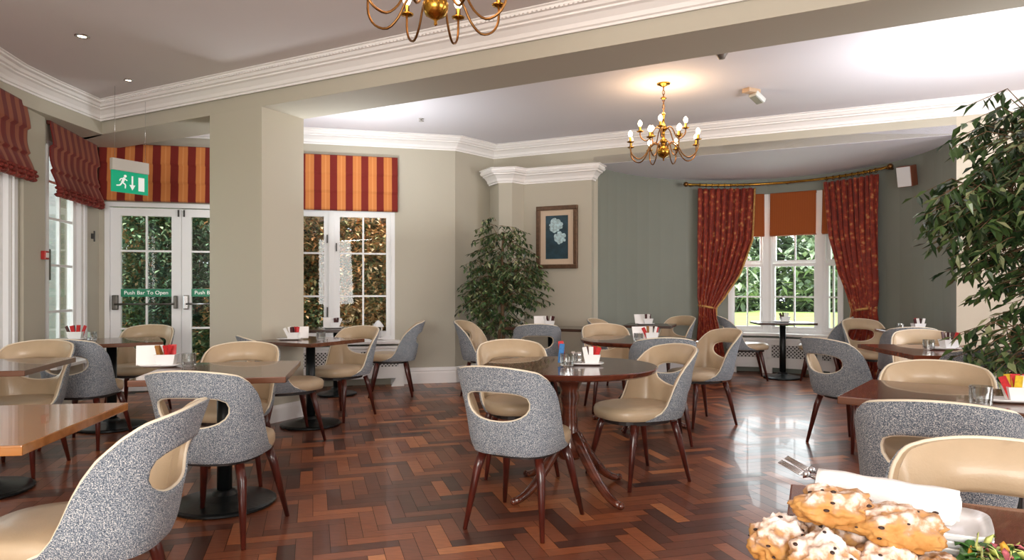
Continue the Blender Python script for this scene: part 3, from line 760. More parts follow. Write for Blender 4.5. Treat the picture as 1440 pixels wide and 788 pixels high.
# ------------------------------------------------------------------ chandeliers
BULB = mat('frosted_bulb', (255, 250, 240), .4, emis=(255, 226, 190), estr=5)
def chandelier():
    root = thing('chandelier', 'brass candle chandelier beyond the beam', 'chandelier')
    # local origin at the bottom of the ball, height to ceiling 'hang'
    bm = new(); lathe(bm, [(0, -.035), (.008, -.03), (.006, -.012), (.02, -.002), (.045, .012), (.058, .04), (.06, .06), (.05, .085), (.025, .105), (.016, .12), (.02, .135), (.035, .145), (.03, .165), (.014, .18), (.012, .24), (.024, .255), (.035, .275), (.022, .30), (.010, .32), (.010, .38), (.02, .395), (.012, .42), (0, .425)], 20)
    obj('stem', bm, BRASS, root)
    for (na, r_, z_, zc, dr, off) in ((8, .33, .07, .12, .10, .2), (5, .22, .20, .235, .06, .6)):
        for k in range(na):
            a = 2*PI*k/na+off; pts = []
            ctl = [(.03, .09), (.08, .135), (.135, .10), (.18, .02), (.235, -.025), (.295, -.005), (.328, .05), (.33, .12)] if na == 8 else [(.02, .25), (.06, .28), (.095, .25), (.125, .185), (.16, .155), (.195, .17), (.217, .20), (.22, .235)]
            for i in range(len(ctl)-1):
                p0_, p1_, p2_, p3_ = ctl[max(i-1, 0)], ctl[i], ctl[i+1], ctl[min(i+2, len(ctl)-1)]
                for t in (0, .33, .66):
                    q = [.5*((2*p1_[m])+(-p0_[m]+p2_[m])*t+(2*p0_[m]-5*p1_[m]+4*p2_[m]-p3_[m])*t*t+(-p0_[m]+3*p1_[m]-3*p2_[m]+p3_[m])*t**3) for m in (0, 1)]
                    pts.append((q[0]*math.cos(a), q[0]*math.sin(a), q[1]))
            pts.append((r_*math.cos(a), r_*math.sin(a), zc+.012))
            bm = new(); tube(bm, pts, .006, 6); arm = obj('arm', bm, DBRASS, root)
            c = (r_*math.cos(a), r_*math.sin(a), zc)
            bm = new(); lathe(bm, [(.006, 0), (.03, .006), (.034, .012), (.014, .014), (.011, .055), (0, .056)], 12, c); obj('candle_cup', bm, BRASS, arm)
            bm = new(); lathe(bm, [(.008, .054), (.016, .066), (.021, .08), (.018, .098), (.008, .112), (0, .118)], 12, c); obj('bulb', bm, BULB, arm)
    return root
ch = chandelier(); ch.location = (1.425, 6.42, 2.435)
def chain(root, h0, h1):
    bm = new(); k = 0; z = h0
    while z < h1-.03:
        pts = [((.012*math.cos(t) if k % 2 else 0), (0 if k % 2 else .012*math.cos(t)), z+.02+.022*math.sin(t)) for t in [2*PI*i/10 for i in range(10)]]
        tube(bm, pts, .0032, 5, closed=True); z += .034; k += 1
    tube(bm, [(0, 0, h0-.01), (.004, .004, (h0+h1)/2), (0, 0, h1)], .0025, 5)
    obj('chain', bm, DBRASS, root)
    bm = new(); lathe(bm, [(0, h1-.035), (.015, h1-.03), (.06, h1-.012), (.065, h1), (0, h1)], 20); obj('ceiling_rose', bm, BRASS, root)
    bm = new(); lathe(bm, [(0, h0+.12), (.012, h0+.125), (.03, h0+.135), (.012, h0+.15), (0, h0+.155)], 14); obj('bobeche', bm, BRASS, root)
ch2 = dup(ch, (-.345, 3.08, 2.42), .35, 'brass candle chandelier at the top edge nearest the viewer')
chain(ch, .42, CZ-2.435); chain(ch2, .42, FZ-2.42)
for (x_, y_, z_, e_) in ((1.425, 6.42, 2.86, 9), (-.345, 3.08, 2.86, 5)):
    d = bpy.data.lights.new('chandelier_glow', 'POINT'); d.energy = e_; d.color = (1, .66, .38); d.shadow_soft_size = .15
    o = bpy.data.objects.new('chandelier_glow', d); C.objects.link(o); o.location = (x_, y_, z_)

# ------------------------------------------------------------------ chair
def chair_master(label):
    # horseshoe plan curve (outer), back centre at s=0, facing +Y
    pts = []
    a_, b_, e_ = .242, .282, 2.9
    for k in range(41):
        t = k/40*PI/2   # from back centre to side
        x_ = a_*math.sin(t)**(2/e_); y_ = -b_*math.cos(t)**(2/e_)
        pts.append(Vector((x_, y_)))
    for k in range(1, 9): pts.append(Vector((a_-.010*(k/8)**2, .10*k/8)))
    cum = [0]
    for p, q in zip(pts, pts[1:]): cum.append(cum[-1]+(q-p).length)
    SM = cum[-1]
    def plan(s):
        sg = 1 if s >= 0 else -1; s = min(abs(s), SM)
        for i in range(1, len(cum)):
            if cum[i] >= s:
                t = (s-cum[i-1])/(cum[i]-cum[i-1]); p = pts[i-1].lerp(pts[i], t); j0 = max(0, i-2); j1 = min(len(pts)-1, i+1)
                d = (pts[j1]-pts[j0]).normalized(); break
        return Vector((p.x*sg, p.y)), Vector((d.y*sg, -d.x))     # outward normal
    rim_tab = [(0, .832), (.04, .822), (.08, .790), (.12, .742), (.155, .688), (.185, .632), (.212, .570), (.24, .515), (.275, .476), (.33, .452), (.40, .43), (.6, .43)]
    def rim(s):
        yf = plan(s)[0].y+b_
        for (x0_, z0_), (x1_, z1_) in zip(rim_tab, rim_tab[1:]):
            if yf <= x1_: 
                t = (yf-x0_)/(x1_-x0_); return z0_+(z1_-z0_)*t
        return .45
    ZB = .395
    def F(s, z, inner=0):
        p, nn = plan(s); yb = -p.y/b_    # 1 at back
        wbk = max(0, yb)**1.2
        lean = .085*wbk*max(0, (z-.47)/.36)**1.4+.012*max(0, (z-.42)/.4)
        tuck = .028*max(0, (.50-z)/.11)**2
        o_ = lean-tuck-inner
        return Vector((p.x+nn.x*o_, p.y+nn.y*o_, z))
    cz = .640; sc = .42; sh_ = .205; nz = 10; nt = 30; MR = 9; nw = 16
    def rimz(s): return rim(s)-.024*(min(abs(s), .24)/.2)**2.2
    core = [(sh_*(1-2*k/nt), rimz(sh_*(1-2*k/nt))) for k in range(nt)]
    core += [(-sh_, rimz(sh_)+(ZB-rimz(sh_))*k/nz) for k in range(nz)]
    core += [(-sh_+2*sh_*k/nt, ZB) for k in range(nt)]
    core += [(sh_, ZB+(rimz(sh_)-ZB)*k/nz) for k in range(nz)]
    hole = []
    for (s, z) in core:
        a = math.atan2(z-cz, s*sc); ca, sa = math.cos(a), math.sin(a)
        ex = 3.4 if sa > 0 else 2.1; hz = .072 if sa > 0 else .078
        r_ = (abs(ca/(.160*sc))**ex+abs(sa/hz)**ex)**(-1/ex)
        hole.append((r_*ca/sc, cz+r_*sa))
    N = len(core)
    def skin(th0, thb):
        bm = new(); G = []
        for j in range(MR+1):
            rho = j/MR; row = []
            for h_, o_ in zip(hole, core):
                s = h_[0]+(o_[0]-h_[0])*rho; z = h_[1]+(o_[1]-h_[1])*rho
                v_ = abs(z-cz)/(abs(z-cz)+abs(s)*sc+1e-6)
                row.append(bm.verts.new(F(s, z, th0+thb*math.sin(PI*rho)*v_)))
            G.append(row)
        for j in range(MR):
            for k in range(N): k2 = (k+1) % N; bm.faces.new((G[j][k], G[j][k2], G[j+1][k2], G[j+1][k]))
        for sg in (1, -1):
            W = [[bm.verts.new(F(sg*(sh_+(SM-sh_)*i/nw), ZB+(rimz(sh_+(SM-sh_)*i/nw)-ZB)*j/nz, th0)) for i in range(nw+1)] for j in range(nz+1)]
            for j in range(nz):
                for i in range(nw): bm.faces.new((W[j][i], W[j][i+1], W[j+1][i+1], W[j+1][i]))
        return bm
    holeP = [(h_[0], h_[1]) for h_ in hole]
    rimS = [SM*(1-2*k/90) for k in range(91)]
    outP = [(s, rimz(s)) for s in rimS]+[(-SM, ZB+(rimz(SM)-ZB)*(1-k/4)) for k in range(1, 5)]+[(-SM+2*SM*k/80, ZB) for k in range(1, 81)]+[(SM, ZB+(rimz(SM)-ZB)*k/4) for k in range(1, 4)]
    def strip(bm, P, t0, t1):
        a_r = [bm.verts.new(F(s, z, t0)) for s, z in P]; b_r = [bm.verts.new(F(s, z, t1)) for s, z in P]
        for k in range(len(P)): k2 = (k+1) % len(P); bm.faces.new((a_r[k], a_r[k2], b_r[k2], b_r[k]))
    root = thing('tub_chair', label, 'chair')
    bm = skin(0, 0); strip(bm, holeP, 0, .011); strip(bm, outP, 0, .011)
    bmesh.ops.remove_doubles(bm, verts=bm.verts, dist=.0004)
    sh = obj('backrest_shell', bm, TWEED, root, smooth=True)
    bm = skin(.030, .024); strip(bm, holeP, .030, .011); strip(bm, outP, .030, .011)
    bmesh.ops.remove_doubles(bm, verts=bm.verts, dist=.0004)
    obj('backrest_lining', bm, LEATHER, root, smooth=True)
    bm = new(); tube(bm, [F(s, z, .012) for s, z in holeP], .006, 6, closed=True)
    tube(bm, [F(s, z, .013)+Vector((0, 0, .001)) for s, z in outP[:91]], .0058, 6)
    obj('piping', bm, PIPING, sh)
    # seat
    bm = new(); ns = 48; rings = []
    def so(a, r_):
        ca, sa = math.cos(a), math.sin(a); ex = 2.7
        ry = .285 if sa > 0 else .222
        q = (abs(ca/.218)**ex+abs(sa/ry)**ex)**(-1/ex)*r_
        return q*ca, q*sa-.005
    for (r_, z_) in ((.86, .392), (.97, .398), (1.0, .42), (1.0, .445), (.97, .464), (.88, .475), (.6, .482), (.3, .484)):
        rings.append([bm.verts.new(so(2*PI*k/ns, r_)+(z_-.004*(1 if so(2*PI*k/ns, r_)[1] < 0 else 0),)) for k in range(ns)])
    for p, q in zip(rings, rings[1:]):
        for k in range(ns): bm.faces.new((p[k], p[(k+1) % ns], q[(k+1) % ns], q[k]))
    c_ = bm.verts.new((0, 0, .483)); cb_ = bm.verts.new((0, 0, .392))
    for k in range(ns): bm.faces.new((rings[-1][k], rings[-1][(k+1) % ns], c_)); bm.faces.new((rings[0][(k+1) % ns], rings[0][k], cb_))
    obj('seat', bm, LEATHER, root, smooth=True)
    bm = new(); poly = [so(2*PI*k/32, .80) for k in range(32)]; prism(bm, poly, .366, .394); obj('seat_frame', bm, DARKFRAME, root)
    for (sx, fy, tx, ty) in ((1, .235, .165, .155), (-1, .235, .165, .155), (1, -.235, .155, -.155), (-1, -.235, .155, -.155)):
        fx = .232 if fy > 0 else .212
        bm = new(); tube(bm, [(sx*tx, ty, .372), (sx*(tx+.02), ty*1.1, .30), (sx*fx, fy, .0)], [.023, .022, .011], 12); obj('leg', bm, LEG, root)
    return root

def R(fx, fy): return math.atan2(-fx, fy)
chairs = [
 # x, y, fx, fy, label, group
 (-1.375, 2.16, -.99, -.12, 'grey tweed tub chair nearest the viewer on the left, seen from the side'),
 (-1.43, 3.38, .06, 1, 'grey tweed tub chair seen from behind at the left pedestal table with napkins'),
 (-1.78, 4.34, .12, -1, 'beige-fronted tub chair across the left table with napkins, facing the viewer'),
 (-1.80, 5.46, .84, .54, 'grey tub chair in front of the column, turned right'),
 (-1.60, 6.40, -.46, -.89, 'beige-fronted tub chair right of the table against the column'),
 (-1.36, 7.72, -.97, -.12, 'grey tub chair standing against the wall right of the garden window'),
 (-3.29, 5.28, -.05, 1, 'dark grey tub chair seen from behind, pushed up to the table in the left corner'),
 (-3.58, 6.55, .15, -1, 'beige-fronted tub chair in front of the garden doors'),
 (-3.27, 4.50, .12, -.99, 'beige-fronted tub chair at the far-left table, cut by the left edge'),
 (.06, 3.52, .45, .89, 'grey tweed tub chair in the middle of the room, seen from behind'),
 (.03, 4.55, .15, -.98, 'beige-fronted tub chair behind the round table, left side'),
 (.80, 4.33, -.9, -.44, 'beige-fronted tub chair at the right side of the round table'),
 (1.16, 5.42, .03, 1, 'grey tub chair seen from behind at the farther round table'),
 (1.68, 6.12, -.94, -.35, 'tub chair at the right of the farther round table, turned left'),
 (.98, 6.78, .1, -1, 'beige-fronted tub chair behind the farther round table'),
 (1.28, 8.15, .8, -.45, 'grey tub chair just inside the left end of the bay'),
 (2.04, 8.95, -.75, -.5, 'beige-fronted tub chair by the curved wall left of the curtain'),
 (.27, 7.38, .02, 1, 'grey tub chair seen from behind below the framed picture'),
 (-.28, 7.75, .95, -.32, 'grey tub chair beside the fig against the short wall'),
 (3.13, 9.12, .98, -.2, 'grey tub chair left of the bay window table'),
 (4.06, 8.95, -.88, .47, 'grey tub chair right of the bay window table'),
 (2.60, 5.22, .93, .37, 'grey tub chair turned away to the right on its own side of the red-brown table'),
 (4.20, 7.95, .0, -1, 'beige-fronted tub chair by the right curtain'),
 (3.90, 6.80, .25, .97, 'grey tub chair seen from behind at the table in the right of the bay'),
 (3.50, 5.78, -.45, -.89, 'beige-fronted tub chair behind the red-brown table'),
 (1.96, 3.17, -.55, -.83, 'beige-fronted tub chair behind the walnut table at the right'),
 (2.98, 4.42, .3, .95, 'dark grey tub chair partly hidden by the tall fig'),
 (1.56, 2.52, .5, .87, 'grey tweed tub chair seen from behind at the walnut table'),
 (1.01, 1.345, -.52, -.85, 'beige-fronted tub chair at the foreground table with the scones'),
]
cm = chair_master(chairs[0][4]); cm.location = (chairs[0][0], chairs[0][1], 0); cm.rotation_euler = (0, 0, R(chairs[0][2], chairs[0][3])); cm['group'] = 'tub chairs around the dining tables'
for c_ in chairs[1:]: dup(cm, (c_[0], c_[1], 0), R(c_[2], c_[3]), c_[4], 'tub chairs around the dining tables')

# ------------------------------------------------------------------ tables
TG = 'pedestal dining tables'
def ped_table(label, x, y, rz, w, d, m, br=.275, rnd_top=False, th_=.032):
    t = thing('pedestal_table', label, 'table', (x, y, 0), rz, TG)
    bm = new()
    if rnd_top: lathe(bm, [(0, .75-th_), (w/2-.02, .75-th_), (w/2, .75-th_*.5), (w/2, .75-.006), (w/2-.006, .75), (0, .75)], 56, smooth=False)
    else: box(bm, (0, 0, .75-th_/2), (w, d, th_), bev=.004)
    obj('table_top', bm, m, t)
    bm = new(); tube(bm, [(0, 0, .03), (0, 0, .75-th_-.012)], .04, 20); obj('pole', bm, IRON, t)
    bm = new(); lathe(bm, [(0, 0), (br-.01, 0), (br, .008), (br, .018), (br-.015, .026), (br*.5, .045), (.07, .06), (.055, .08), (.04, .085), (0, .085)], 40, smooth=False); obj('base', bm, IRON, t)
    bm = new(); box(bm, (0, 0, .75-th_-.008), (.30, .06, .014)); box(bm, (0, 0, .75-th_-.008), (.06, .30, .0141)); obj('top_bracket', bm, IRON, t)
    return t
ped_table('light oak table at the left edge in the foreground', -1.83, 2.27, math.radians(8.6), .75, .75, OAK, th_=.03)
ped_table('brown pedestal table with napkins and red sachets left of centre', -1.60, 3.80, math.radians(12), .74, .80, WALNUT)
ped_table('small brown table against the column', -1.77, 6.0, math.radians(-28), .66, .66, WALNUT, .26)
ped_table('small table under the garden window', -1.98, 7.72, math.radians(12), .62, .6, mat('dark_top', (66, 44, 34), .25, coat=.3), .22)
ped_table('dark table in the left corner by the garden doors', -3.46, 5.9, math.radians(30), .76, .76, WALNUT, .28)
ped_table('table cut by the left edge behind the oak table', -3.13, 4.02, math.radians(14), .75, .75, WALNUT, .27)
ped_table('dark narrow table against the picture wall', .46, 7.98, math.radians(-25.7), .95, .55, mat('dark_top', (66, 44, 34), .25), .26)
ped_table('dark table inside the left end of the bay', 1.72, 8.55, math.radians(-20), .6, .6, mat('dark_top', (66, 44, 34), .25), .24)
ped_table('small black pedestal table in front of the bay window', 3.62, 9.13, math.radians(-6), .74, .5, mat('dark_top', (66, 44, 34), .25), .25, th_=.028)
ped_table('large walnut table at the right', 2.02, 2.76, math.radians(-38.5), 1.15, .68, WALNUT)
ped_table('red-brown table right of the bay opening', 3.20, 5.02, math.radians(-6), .9, .95, REDWOOD)
ped_table('table in the right of the bay behind the grey chair', 4.27, 7.36, math.radians(-12), .52, .52, REDWOOD, .22)
ped_table('foreground table with the scones at the bottom right', .845, 1.045, math.radians(-24), .8, .8, REDWOOD)

def round_table(label, x, y, rz):
    t = thing('round_table', label, 'table', (x, y, 0), rz, 'round mahogany tables')
    bm = new(); lathe(bm, [(0, .712), (.48, .712), (.50, .722), (.508, .735), (.512, .745), (.505, .75), (0, .75)], 64, smooth=False); obj('table_top', bm, MAHOG, t)
    bm = new(); lathe(bm, [(0, .20), (.06, .20), (.085, .23), (.09, .28), (.065, .33), (.05, .38), (.045, .50), (.06, .56), (.05, .60), (.09, .68), (.12, .712), (0, .712)], 28); obj('pedestal', bm, MAHOG, t)
    for k in range(4):
        a = PI/4+k*PI/2; pts = []; rads = []
        for i in range(10):
            u = i/9; r_ = .04+.37*u**.85; z = .02+.32*(1-u)**1.9
            pts.append((r_*math.cos(a), r_*math.sin(a), z)); rads.append(.034-.014*u)
        bm = new(); tube(bm, pts, rads, 10)
        r = bmesh.ops.create_uvsphere(bm, u_segments=10, v_segments=8, radius=.02); bmesh.ops.translate(bm, vec=(.415*math.cos(a), .415*math.sin(a), .02), verts=r['verts'])
        obj('foot', bm, MAHOG, t, smooth=True)
    return t
rt = round_table('round mahogany table in the middle of the room', .34, 4.03, math.radians(-8))
dup(rt, (1.12, 6.05, 0), .3, 'farther round mahogany table below the chandelier', 'round mahogany tables')

# ------------------------------------------------------------------ table-top things
def tapered_bowl(bm, w0, w1, h, z, t=.005, d0=None, d1=None):
    d0 = d0 or w0; d1 = d1 or w1
    def ring(w, d, z_): return [bm.verts.new((sx*w/2, sy*d/2, z_)) for sx, sy in ((-1, -1), (1, -1), (1, 1), (-1, 1))]
    rs = [ring(w0, d0, z), ring(w1, d1, z+h), ring(w1-2*t, d1-2*t, z+h), ring(w0-2*t, d0-2*t, z+t)]
    for a, b_ in zip(rs, rs[1:]):
        for k in range(4): bm.faces.new((a[k], a[(k+1) % 4], b_[(k+1) % 4], b_[k]))
    bm.faces.new(rs[0][::-1]); bm.faces.new(rs[-1])
def mk_dish():
    bm = new(); w = .20; d = .11
    prof = [(.70, .002), (.72, 0), (1.0, .012), (1.0, .015), (.72, .006)]
    rings = []
    for q, z in prof:
        rings.append([bm.verts.new((q*w/2*(abs(math.cos(t))**.5)*(1 if math.cos(t) >= 0 else -1), q*d/2*(abs(math.sin(t))**.5)*(1 if math.sin(t) >= 0 else -1), z)) for t in [2*PI*(k+.5)/24 for k in range(24)]])
    for a, b_ in zip(rings, rings[1:]):
        for k in range(24): bm.faces.new((a[k], a[(k+1) % 24], b_[(k+1) % 24], b_[k]))
    bm.faces.new(rings[0]); bm.faces.new(rings[-1])
    return obj('serving_dish', bm, CHINA, smooth=True)
def mk_bowl(): bm = new(); tapered_bowl(bm, .075, .10, .055, 0, .004, .055, .075); return obj('sugar_bowl', bm, CHINA)
def mk_sachet(m):
    bm = new(); box(bm, (0, 0, .048), (.026, .004, .094)); 
    bm.verts.ensure_lookup_table()
    return obj('sachet', bm, m)
def mk_glass():
    bm = new(); N = 12; prof = [(.026, 0), (.035, .004), (.038, .03), (.039, .075), (.034, .075), (.033, .03), (.026, .012), (0, .012)]
    rings = []
    for i, (r_, z) in enumerate(prof):
        if r_ == 0: rings.append(None); continue
        rings.append([bm.verts.new((r_*(1+.05*(k % 2)*(i < 3))*math.cos(2*PI*k/24), r_*(1+.05*(k % 2)*(i < 3))*math.sin(2*PI*k/24), z)) for k in range(24)])
    rings = [r for r in rings if r]
    for a, b_ in zip(rings, rings[1:]):
        for k in range(24): bm.faces.new((a[k], a[(k+1) % 24], b_[(k+1) % 24], b_[k]))
    bm.faces.new(rings[0]); bm.faces.new(rings[-1])
    return obj('tumbler', bm, TUMBLER)
def mk_shaker():
    t = bpy.data.objects.new('shaker', None); C.objects.link(t)
    bm = new(); lathe(bm, [(0, 0), (.017, 0), (.019, .02), (.016, .05), (0, .05)], 12); obj('jar', bm, TUMBLER, t)
    bm = new(); lathe(bm, [(.017, .05), (.017, .062), (.008, .07), (0, .07)], 12); obj('cap', bm, CHROME, t)
    return t
def mk_napkin():
    bm = new()
    for k in range(3):
        X = Matrix.Rotation(-.28+k*.04, 4, 'X') @ Matrix.Translation((0, k*.006, 0))
        box(bm, (0, 0, .05), (.12-.01*k, .003, .10), M=X)
    return obj('paper_napkin', bm, PAPER)
protos = {}
def proto(kind):
    if kind in protos: return protos[kind], True
    f = {'dish': mk_dish, 'bowl': mk_bowl, 'glass': mk_glass, 'shaker': mk_shaker, 'napkin': mk_napkin,
         'red': lambda: mk_sachet(SREDM), 'yellow': lambda: mk_sachet(SYEL), 'dark': lambda: mk_sachet(SDARK), 'blue': lambda: mk_sachet(SBLUE), 'brown': lambda: mk_sachet(SBROWN), 'white': lambda: mk_sachet(PAPER)}[kind]
    protos[kind] = f(); return protos[kind], False
def put(kind, x, y, z, rz, label, cat, group, tilt=(0, 0), scale=1):
    p, used = proto(kind)
    o = dup(p, (x, y, z), rz, label) if used else p
    o.location = (x, y, z); o.rotation_euler = (tilt[0], tilt[1], rz); o.scale = (scale,)*3
    return tag(o, label, cat, group)
rs = random.Random(11)
def cruet(x, y, rz, where, cols, glass=None, napkin=None, shakers=0, sc=1.0, dish=True):
    z = .751; g = 'table settings of sugar sachets'
    ca, sa = math.cos(rz), math.sin(rz)
    def P(a, b_): return x+(a*ca-b_*sa)*sc, y+(a*sa+b_*ca)*sc
    if dish: put('dish', x, y, z, rz, 'white serving dish '+where, 'dish', 'serving dishes', scale=sc)
    zb = z+(.0075*sc if dish else 0)
    bx, by = P(.03, 0)
    put('bowl', bx, by, zb, rz, 'white square sugar bowl '+where, 'bowl', 'sugar bowls', scale=sc)
    for k, c_ in enumerate(cols):
        a = -.030+.06*(k+.5)/len(cols)+.03; px, py = P(a, (.014 if k % 2 else -.014))
        put(c_, px, py, zb+.007*sc, rz+rs.uniform(-.7, .7), c_+' sachet in the sugar bowl '+where, 'sachet', c_+' sachets '+where, ((.16 if k % 2 else -.16)*-1, rs.uniform(-.25, .25)+ (a-.03)*9), sc)
    if glass: put('glass', glass[0], glass[1], z, 0, 'cut glass tumbler '+where, 'glass', 'tumblers')
    if napkin: put('napkin', napkin[0], napkin[1], zb+.003, rz+napkin[2], 'folded white paper napkin '+where, 'napkin', 'napkins', (.0, 0), sc)
    for k in range(shakers):
        px, py = P(-.045-.034*k, -.015+.03*k)
        o = put('shaker', px, py, zb, 0, ('salt and pepper shaker ' if shakers > 1 else 'shaker ')+where, 'shaker', 'shakers '+where)
cruet(.44, 4.02, -.1, 'on the round table in the middle', ['white', 'dark', 'white', 'red', 'red', 'brown'], (.315, 3.93), None, 2)
put('blue', .285, 4.03, .76, .2, 'blue sachet standing left on the middle round table', 'sachet', 'blue sachets', (0, .1), 1.2)
put('red', .30, 4.05, .775, .1, 'red sachet standing beside the shakers on the middle round table', 'sachet', 'red sachets beside the shakers', (0, -.1), 1.2)
cruet(-2.02, 3.92, .15, 'on the left table with napkins', ['brown', 'brown', 'red', 'red', 'red', 'red'], (-1.86, 3.93), (-2.07, 3.90, .3), 0, 1.15)
cruet(1.97, 2.70, -.25, 'on the walnut table', ['red', 'yellow', 'yellow', 'red', 'white', 'red', 'dark', 'red', 'red'], (1.80, 2.62), None, 0, 1.0)
cruet(-1.95, 5.98, .1, 'on the table against the column', ['white', 'white', 'dark', 'red', 'dark', 'red'], (-1.64, 5.86), (-1.86, 6.02, .1), 0, 1.05)
cruet(-2.02, 7.68, .2, 'on the table under the garden window', ['white', 'white', 'dark', 'dark', 'white'], None, (-2.06, 7.70, .1), 0, 1.1)
cruet(-3.82, 5.92, .2, 'on the corner table by the garden doors', ['dark', 'dark', 'red', 'red', 'red', 'red'], (-3.63, 5.90), None, 0, 1.2)
cruet(.40, 7.95, 0, 'on the table by the picture wall', ['white', 'dark', 'white', 'dark', 'dark'], None, (.33, 7.94, .1), 0, 1.2)
cruet(1.66, 8.52, 0, 'on the table in the left of the bay', ['dark', 'white', 'white', 'dark'], None, (1.60, 8.5, .3), 0, 1.2)
cruet(1.16, 5.86, .1, 'on the farther round table', ['red', 'brown', 'white', 'dark', 'white', 'red'], (1.06, 5.72), (1.10, 5.83, .2), 0, 1.15)
cruet(3.60, 9.1, 0, 'on the bay window table', ['dark', 'dark', 'white', 'white'], None, None, 0, 1.2)
cruet(3.18, 5.02, 0, 'on the red-brown table', ['dark', 'dark', 'white', 'dark', 'red', 'dark'], (3.04, 4.98), None, 0, 1.2)
cruet(4.32, 7.32, 0, 'on the table in the right of the bay', ['dark', 'red', 'white', 'dark', 'white'], (4.15, 7.30), None, 0, 1.2)

# lantern on the sill of the garden window
ln = thing('white_lantern', 'small white lantern on the sill of the garden window', 'lantern', (-1.66, 8.47, .575), .2)
bm = new(); box(bm, (0, 0, .01), (.10, .10, .02)); 
for sx in (-1, 1):
    for sy in (-1, 1): box(bm, (sx*.042, sy*.042, .08), (.012, .012, .14))
obj('frame', bm, CHINA, ln)
bm = new(); lathe(bm, [(.072, .15), (.06, .175), (.03, .215), (.012, .23), (0, .232)], 16); obj('roof', bm, CHINA, ln)
bm = new(); lathe(bm, [(0, .02), (.025, .02), (.025, .09), (0, .09)], 12); obj('candle', bm, PAPER, ln)

# ------------------------------------------------------------------ foreground food
SCONE = mat('scone_crust', (206, 142, 60), .75, bump=.5, bscale=45); n, l, b = nodes(SCONE)
tc = n.new('ShaderNodeTexCoord'); no = n.new('ShaderNodeTexNoise'); no.inputs['Scale'].default_value = 48; no.inputs['Detail'].default_value = 6; l.new(tc.outputs['Object'], no.inputs['Vector'])
sx = n.new('ShaderNodeSeparateXYZ'); l.new(tc.outputs['Object'], sx.inputs[0])
ma = n.new('ShaderNodeMath'); ma.operation = 'MULTIPLY_ADD'; ma.inputs[1].default_value = 8.0; ma.inputs[2].default_value = -.10; l.new(sx.outputs[2], ma.inputs[0])
ad = n.new('ShaderNodeMath'); ad.operation = 'ADD'; l.new(ma.outputs[0], ad.inputs[0]); l.new(no.outputs['Fac'], ad.inputs[1])
rp = n.new('ShaderNodeValToRGB'); e = rp.color_ramp.elements; e[0].position = .2; e[0].color = lin((166, 112, 50))+(1,); e[1].position = .88; e[1].color = lin((244, 238, 236))+(1,)
x = e.new(.42); x.color = lin((188, 138, 76))+(1,); x = e.new(.56); x.color = lin((176, 134, 98))+(1,); x = e.new(.70); x.color = lin((224, 204, 190))+(1,)
l.new(ad.outputs[0], rp.inputs[0]); l.new(rp.outputs[0], b.inputs['Base Color'])
RAISIN = mat('raisin', (44, 22, 16), .5)
def scone(x, y, z, sx_, sy_, sz_, rz, label, seed, tilt=0):
    bm = new(); bmesh.ops.create_icosphere(bm, subdivisions=5, radius=1)
    pts = []
    for v in bm.verts:
        p = v.co.copy(); o_ = Vector((seed*3.1, seed*1.7, 0))
        d = 1+.26*noise.noise(p*1.5+o_)+.18*noise.noise(p*3.5+o_)+.08*noise.noise(p*8+o_)+.045*noise.noise(p*18+o_)
        fl_ = max(p.z, -.62); v.co = Vector((p.x*d*sx_, p.y*d*sy_, fl_*d*sz_))
    surf = [v.co.copy() for v in bm.verts]
    t = thing('scone', label, 'scone', (x, y, z), rz, 'scones piled on the plate'); t.rotation_euler = (tilt, 0, rz)
    obj('crumb', bm, SCONE, t, smooth=True)
    bm = new(); rr_ = random.Random(seed)
    for k in range(26):
        p = rr_.choice(surf)
        if p.z < -.3*sz_: continue
        r = bmesh.ops.create_icosphere(bm, subdivisions=2, radius=rr_.uniform(.002, .0036)); bmesh.ops.scale(bm, vec=(1.3, 1, .7), verts=r['verts']); bmesh.ops.translate(bm, vec=p, verts=r['verts'])
    obj('raisins', bm, RAISIN, t, smooth=True)['kind'] = 'stuff'
bm = new(); lathe(bm, [(0, 0), (.10, 0), (.15, .012), (.153, .015), (.10, .006), (0, .006)], 40); 
tag(obj('cake_plate', bm, CHINA, smooth=True, loc=(.53, 1.0, .751)), 'white plate under the pile of scones', 'plate')
scone(.428, 1.085, .795, .046, .045, .042, .3, 'sugar-dusted scone at the left end of the pile', 1)
scone(.455, .992, .797, .050, .050, .044, 1.3, 'sugar-dusted scone at the front left of the pile', 2)
scone(.538, .985, .792, .046, .044, .038, 2.2, 'sugar-dusted scone at the front middle of the pile', 3)
scone(.612, .97, .786, .040, .040, .033, .7, 'sugar-dusted scone at the front right of the pile', 4)
scone(.515, 1.075, .800, .045, .045, .042, .1, 'scone hidden at the back of the pile', 5)
scone(.492, 1.05, .862, .058, .036, .034, -.45, 'long golden scone lying on top of the pile', 6)
scone(.572, 1.005, .846, .060, .040, .034, -.35, 'raisin-studded golden scone lying at the right on top of the pile', 7)
scone(.605, 1.06, .792, .040, .040, .036, .9, 'scone at the back right of the pile', 8)
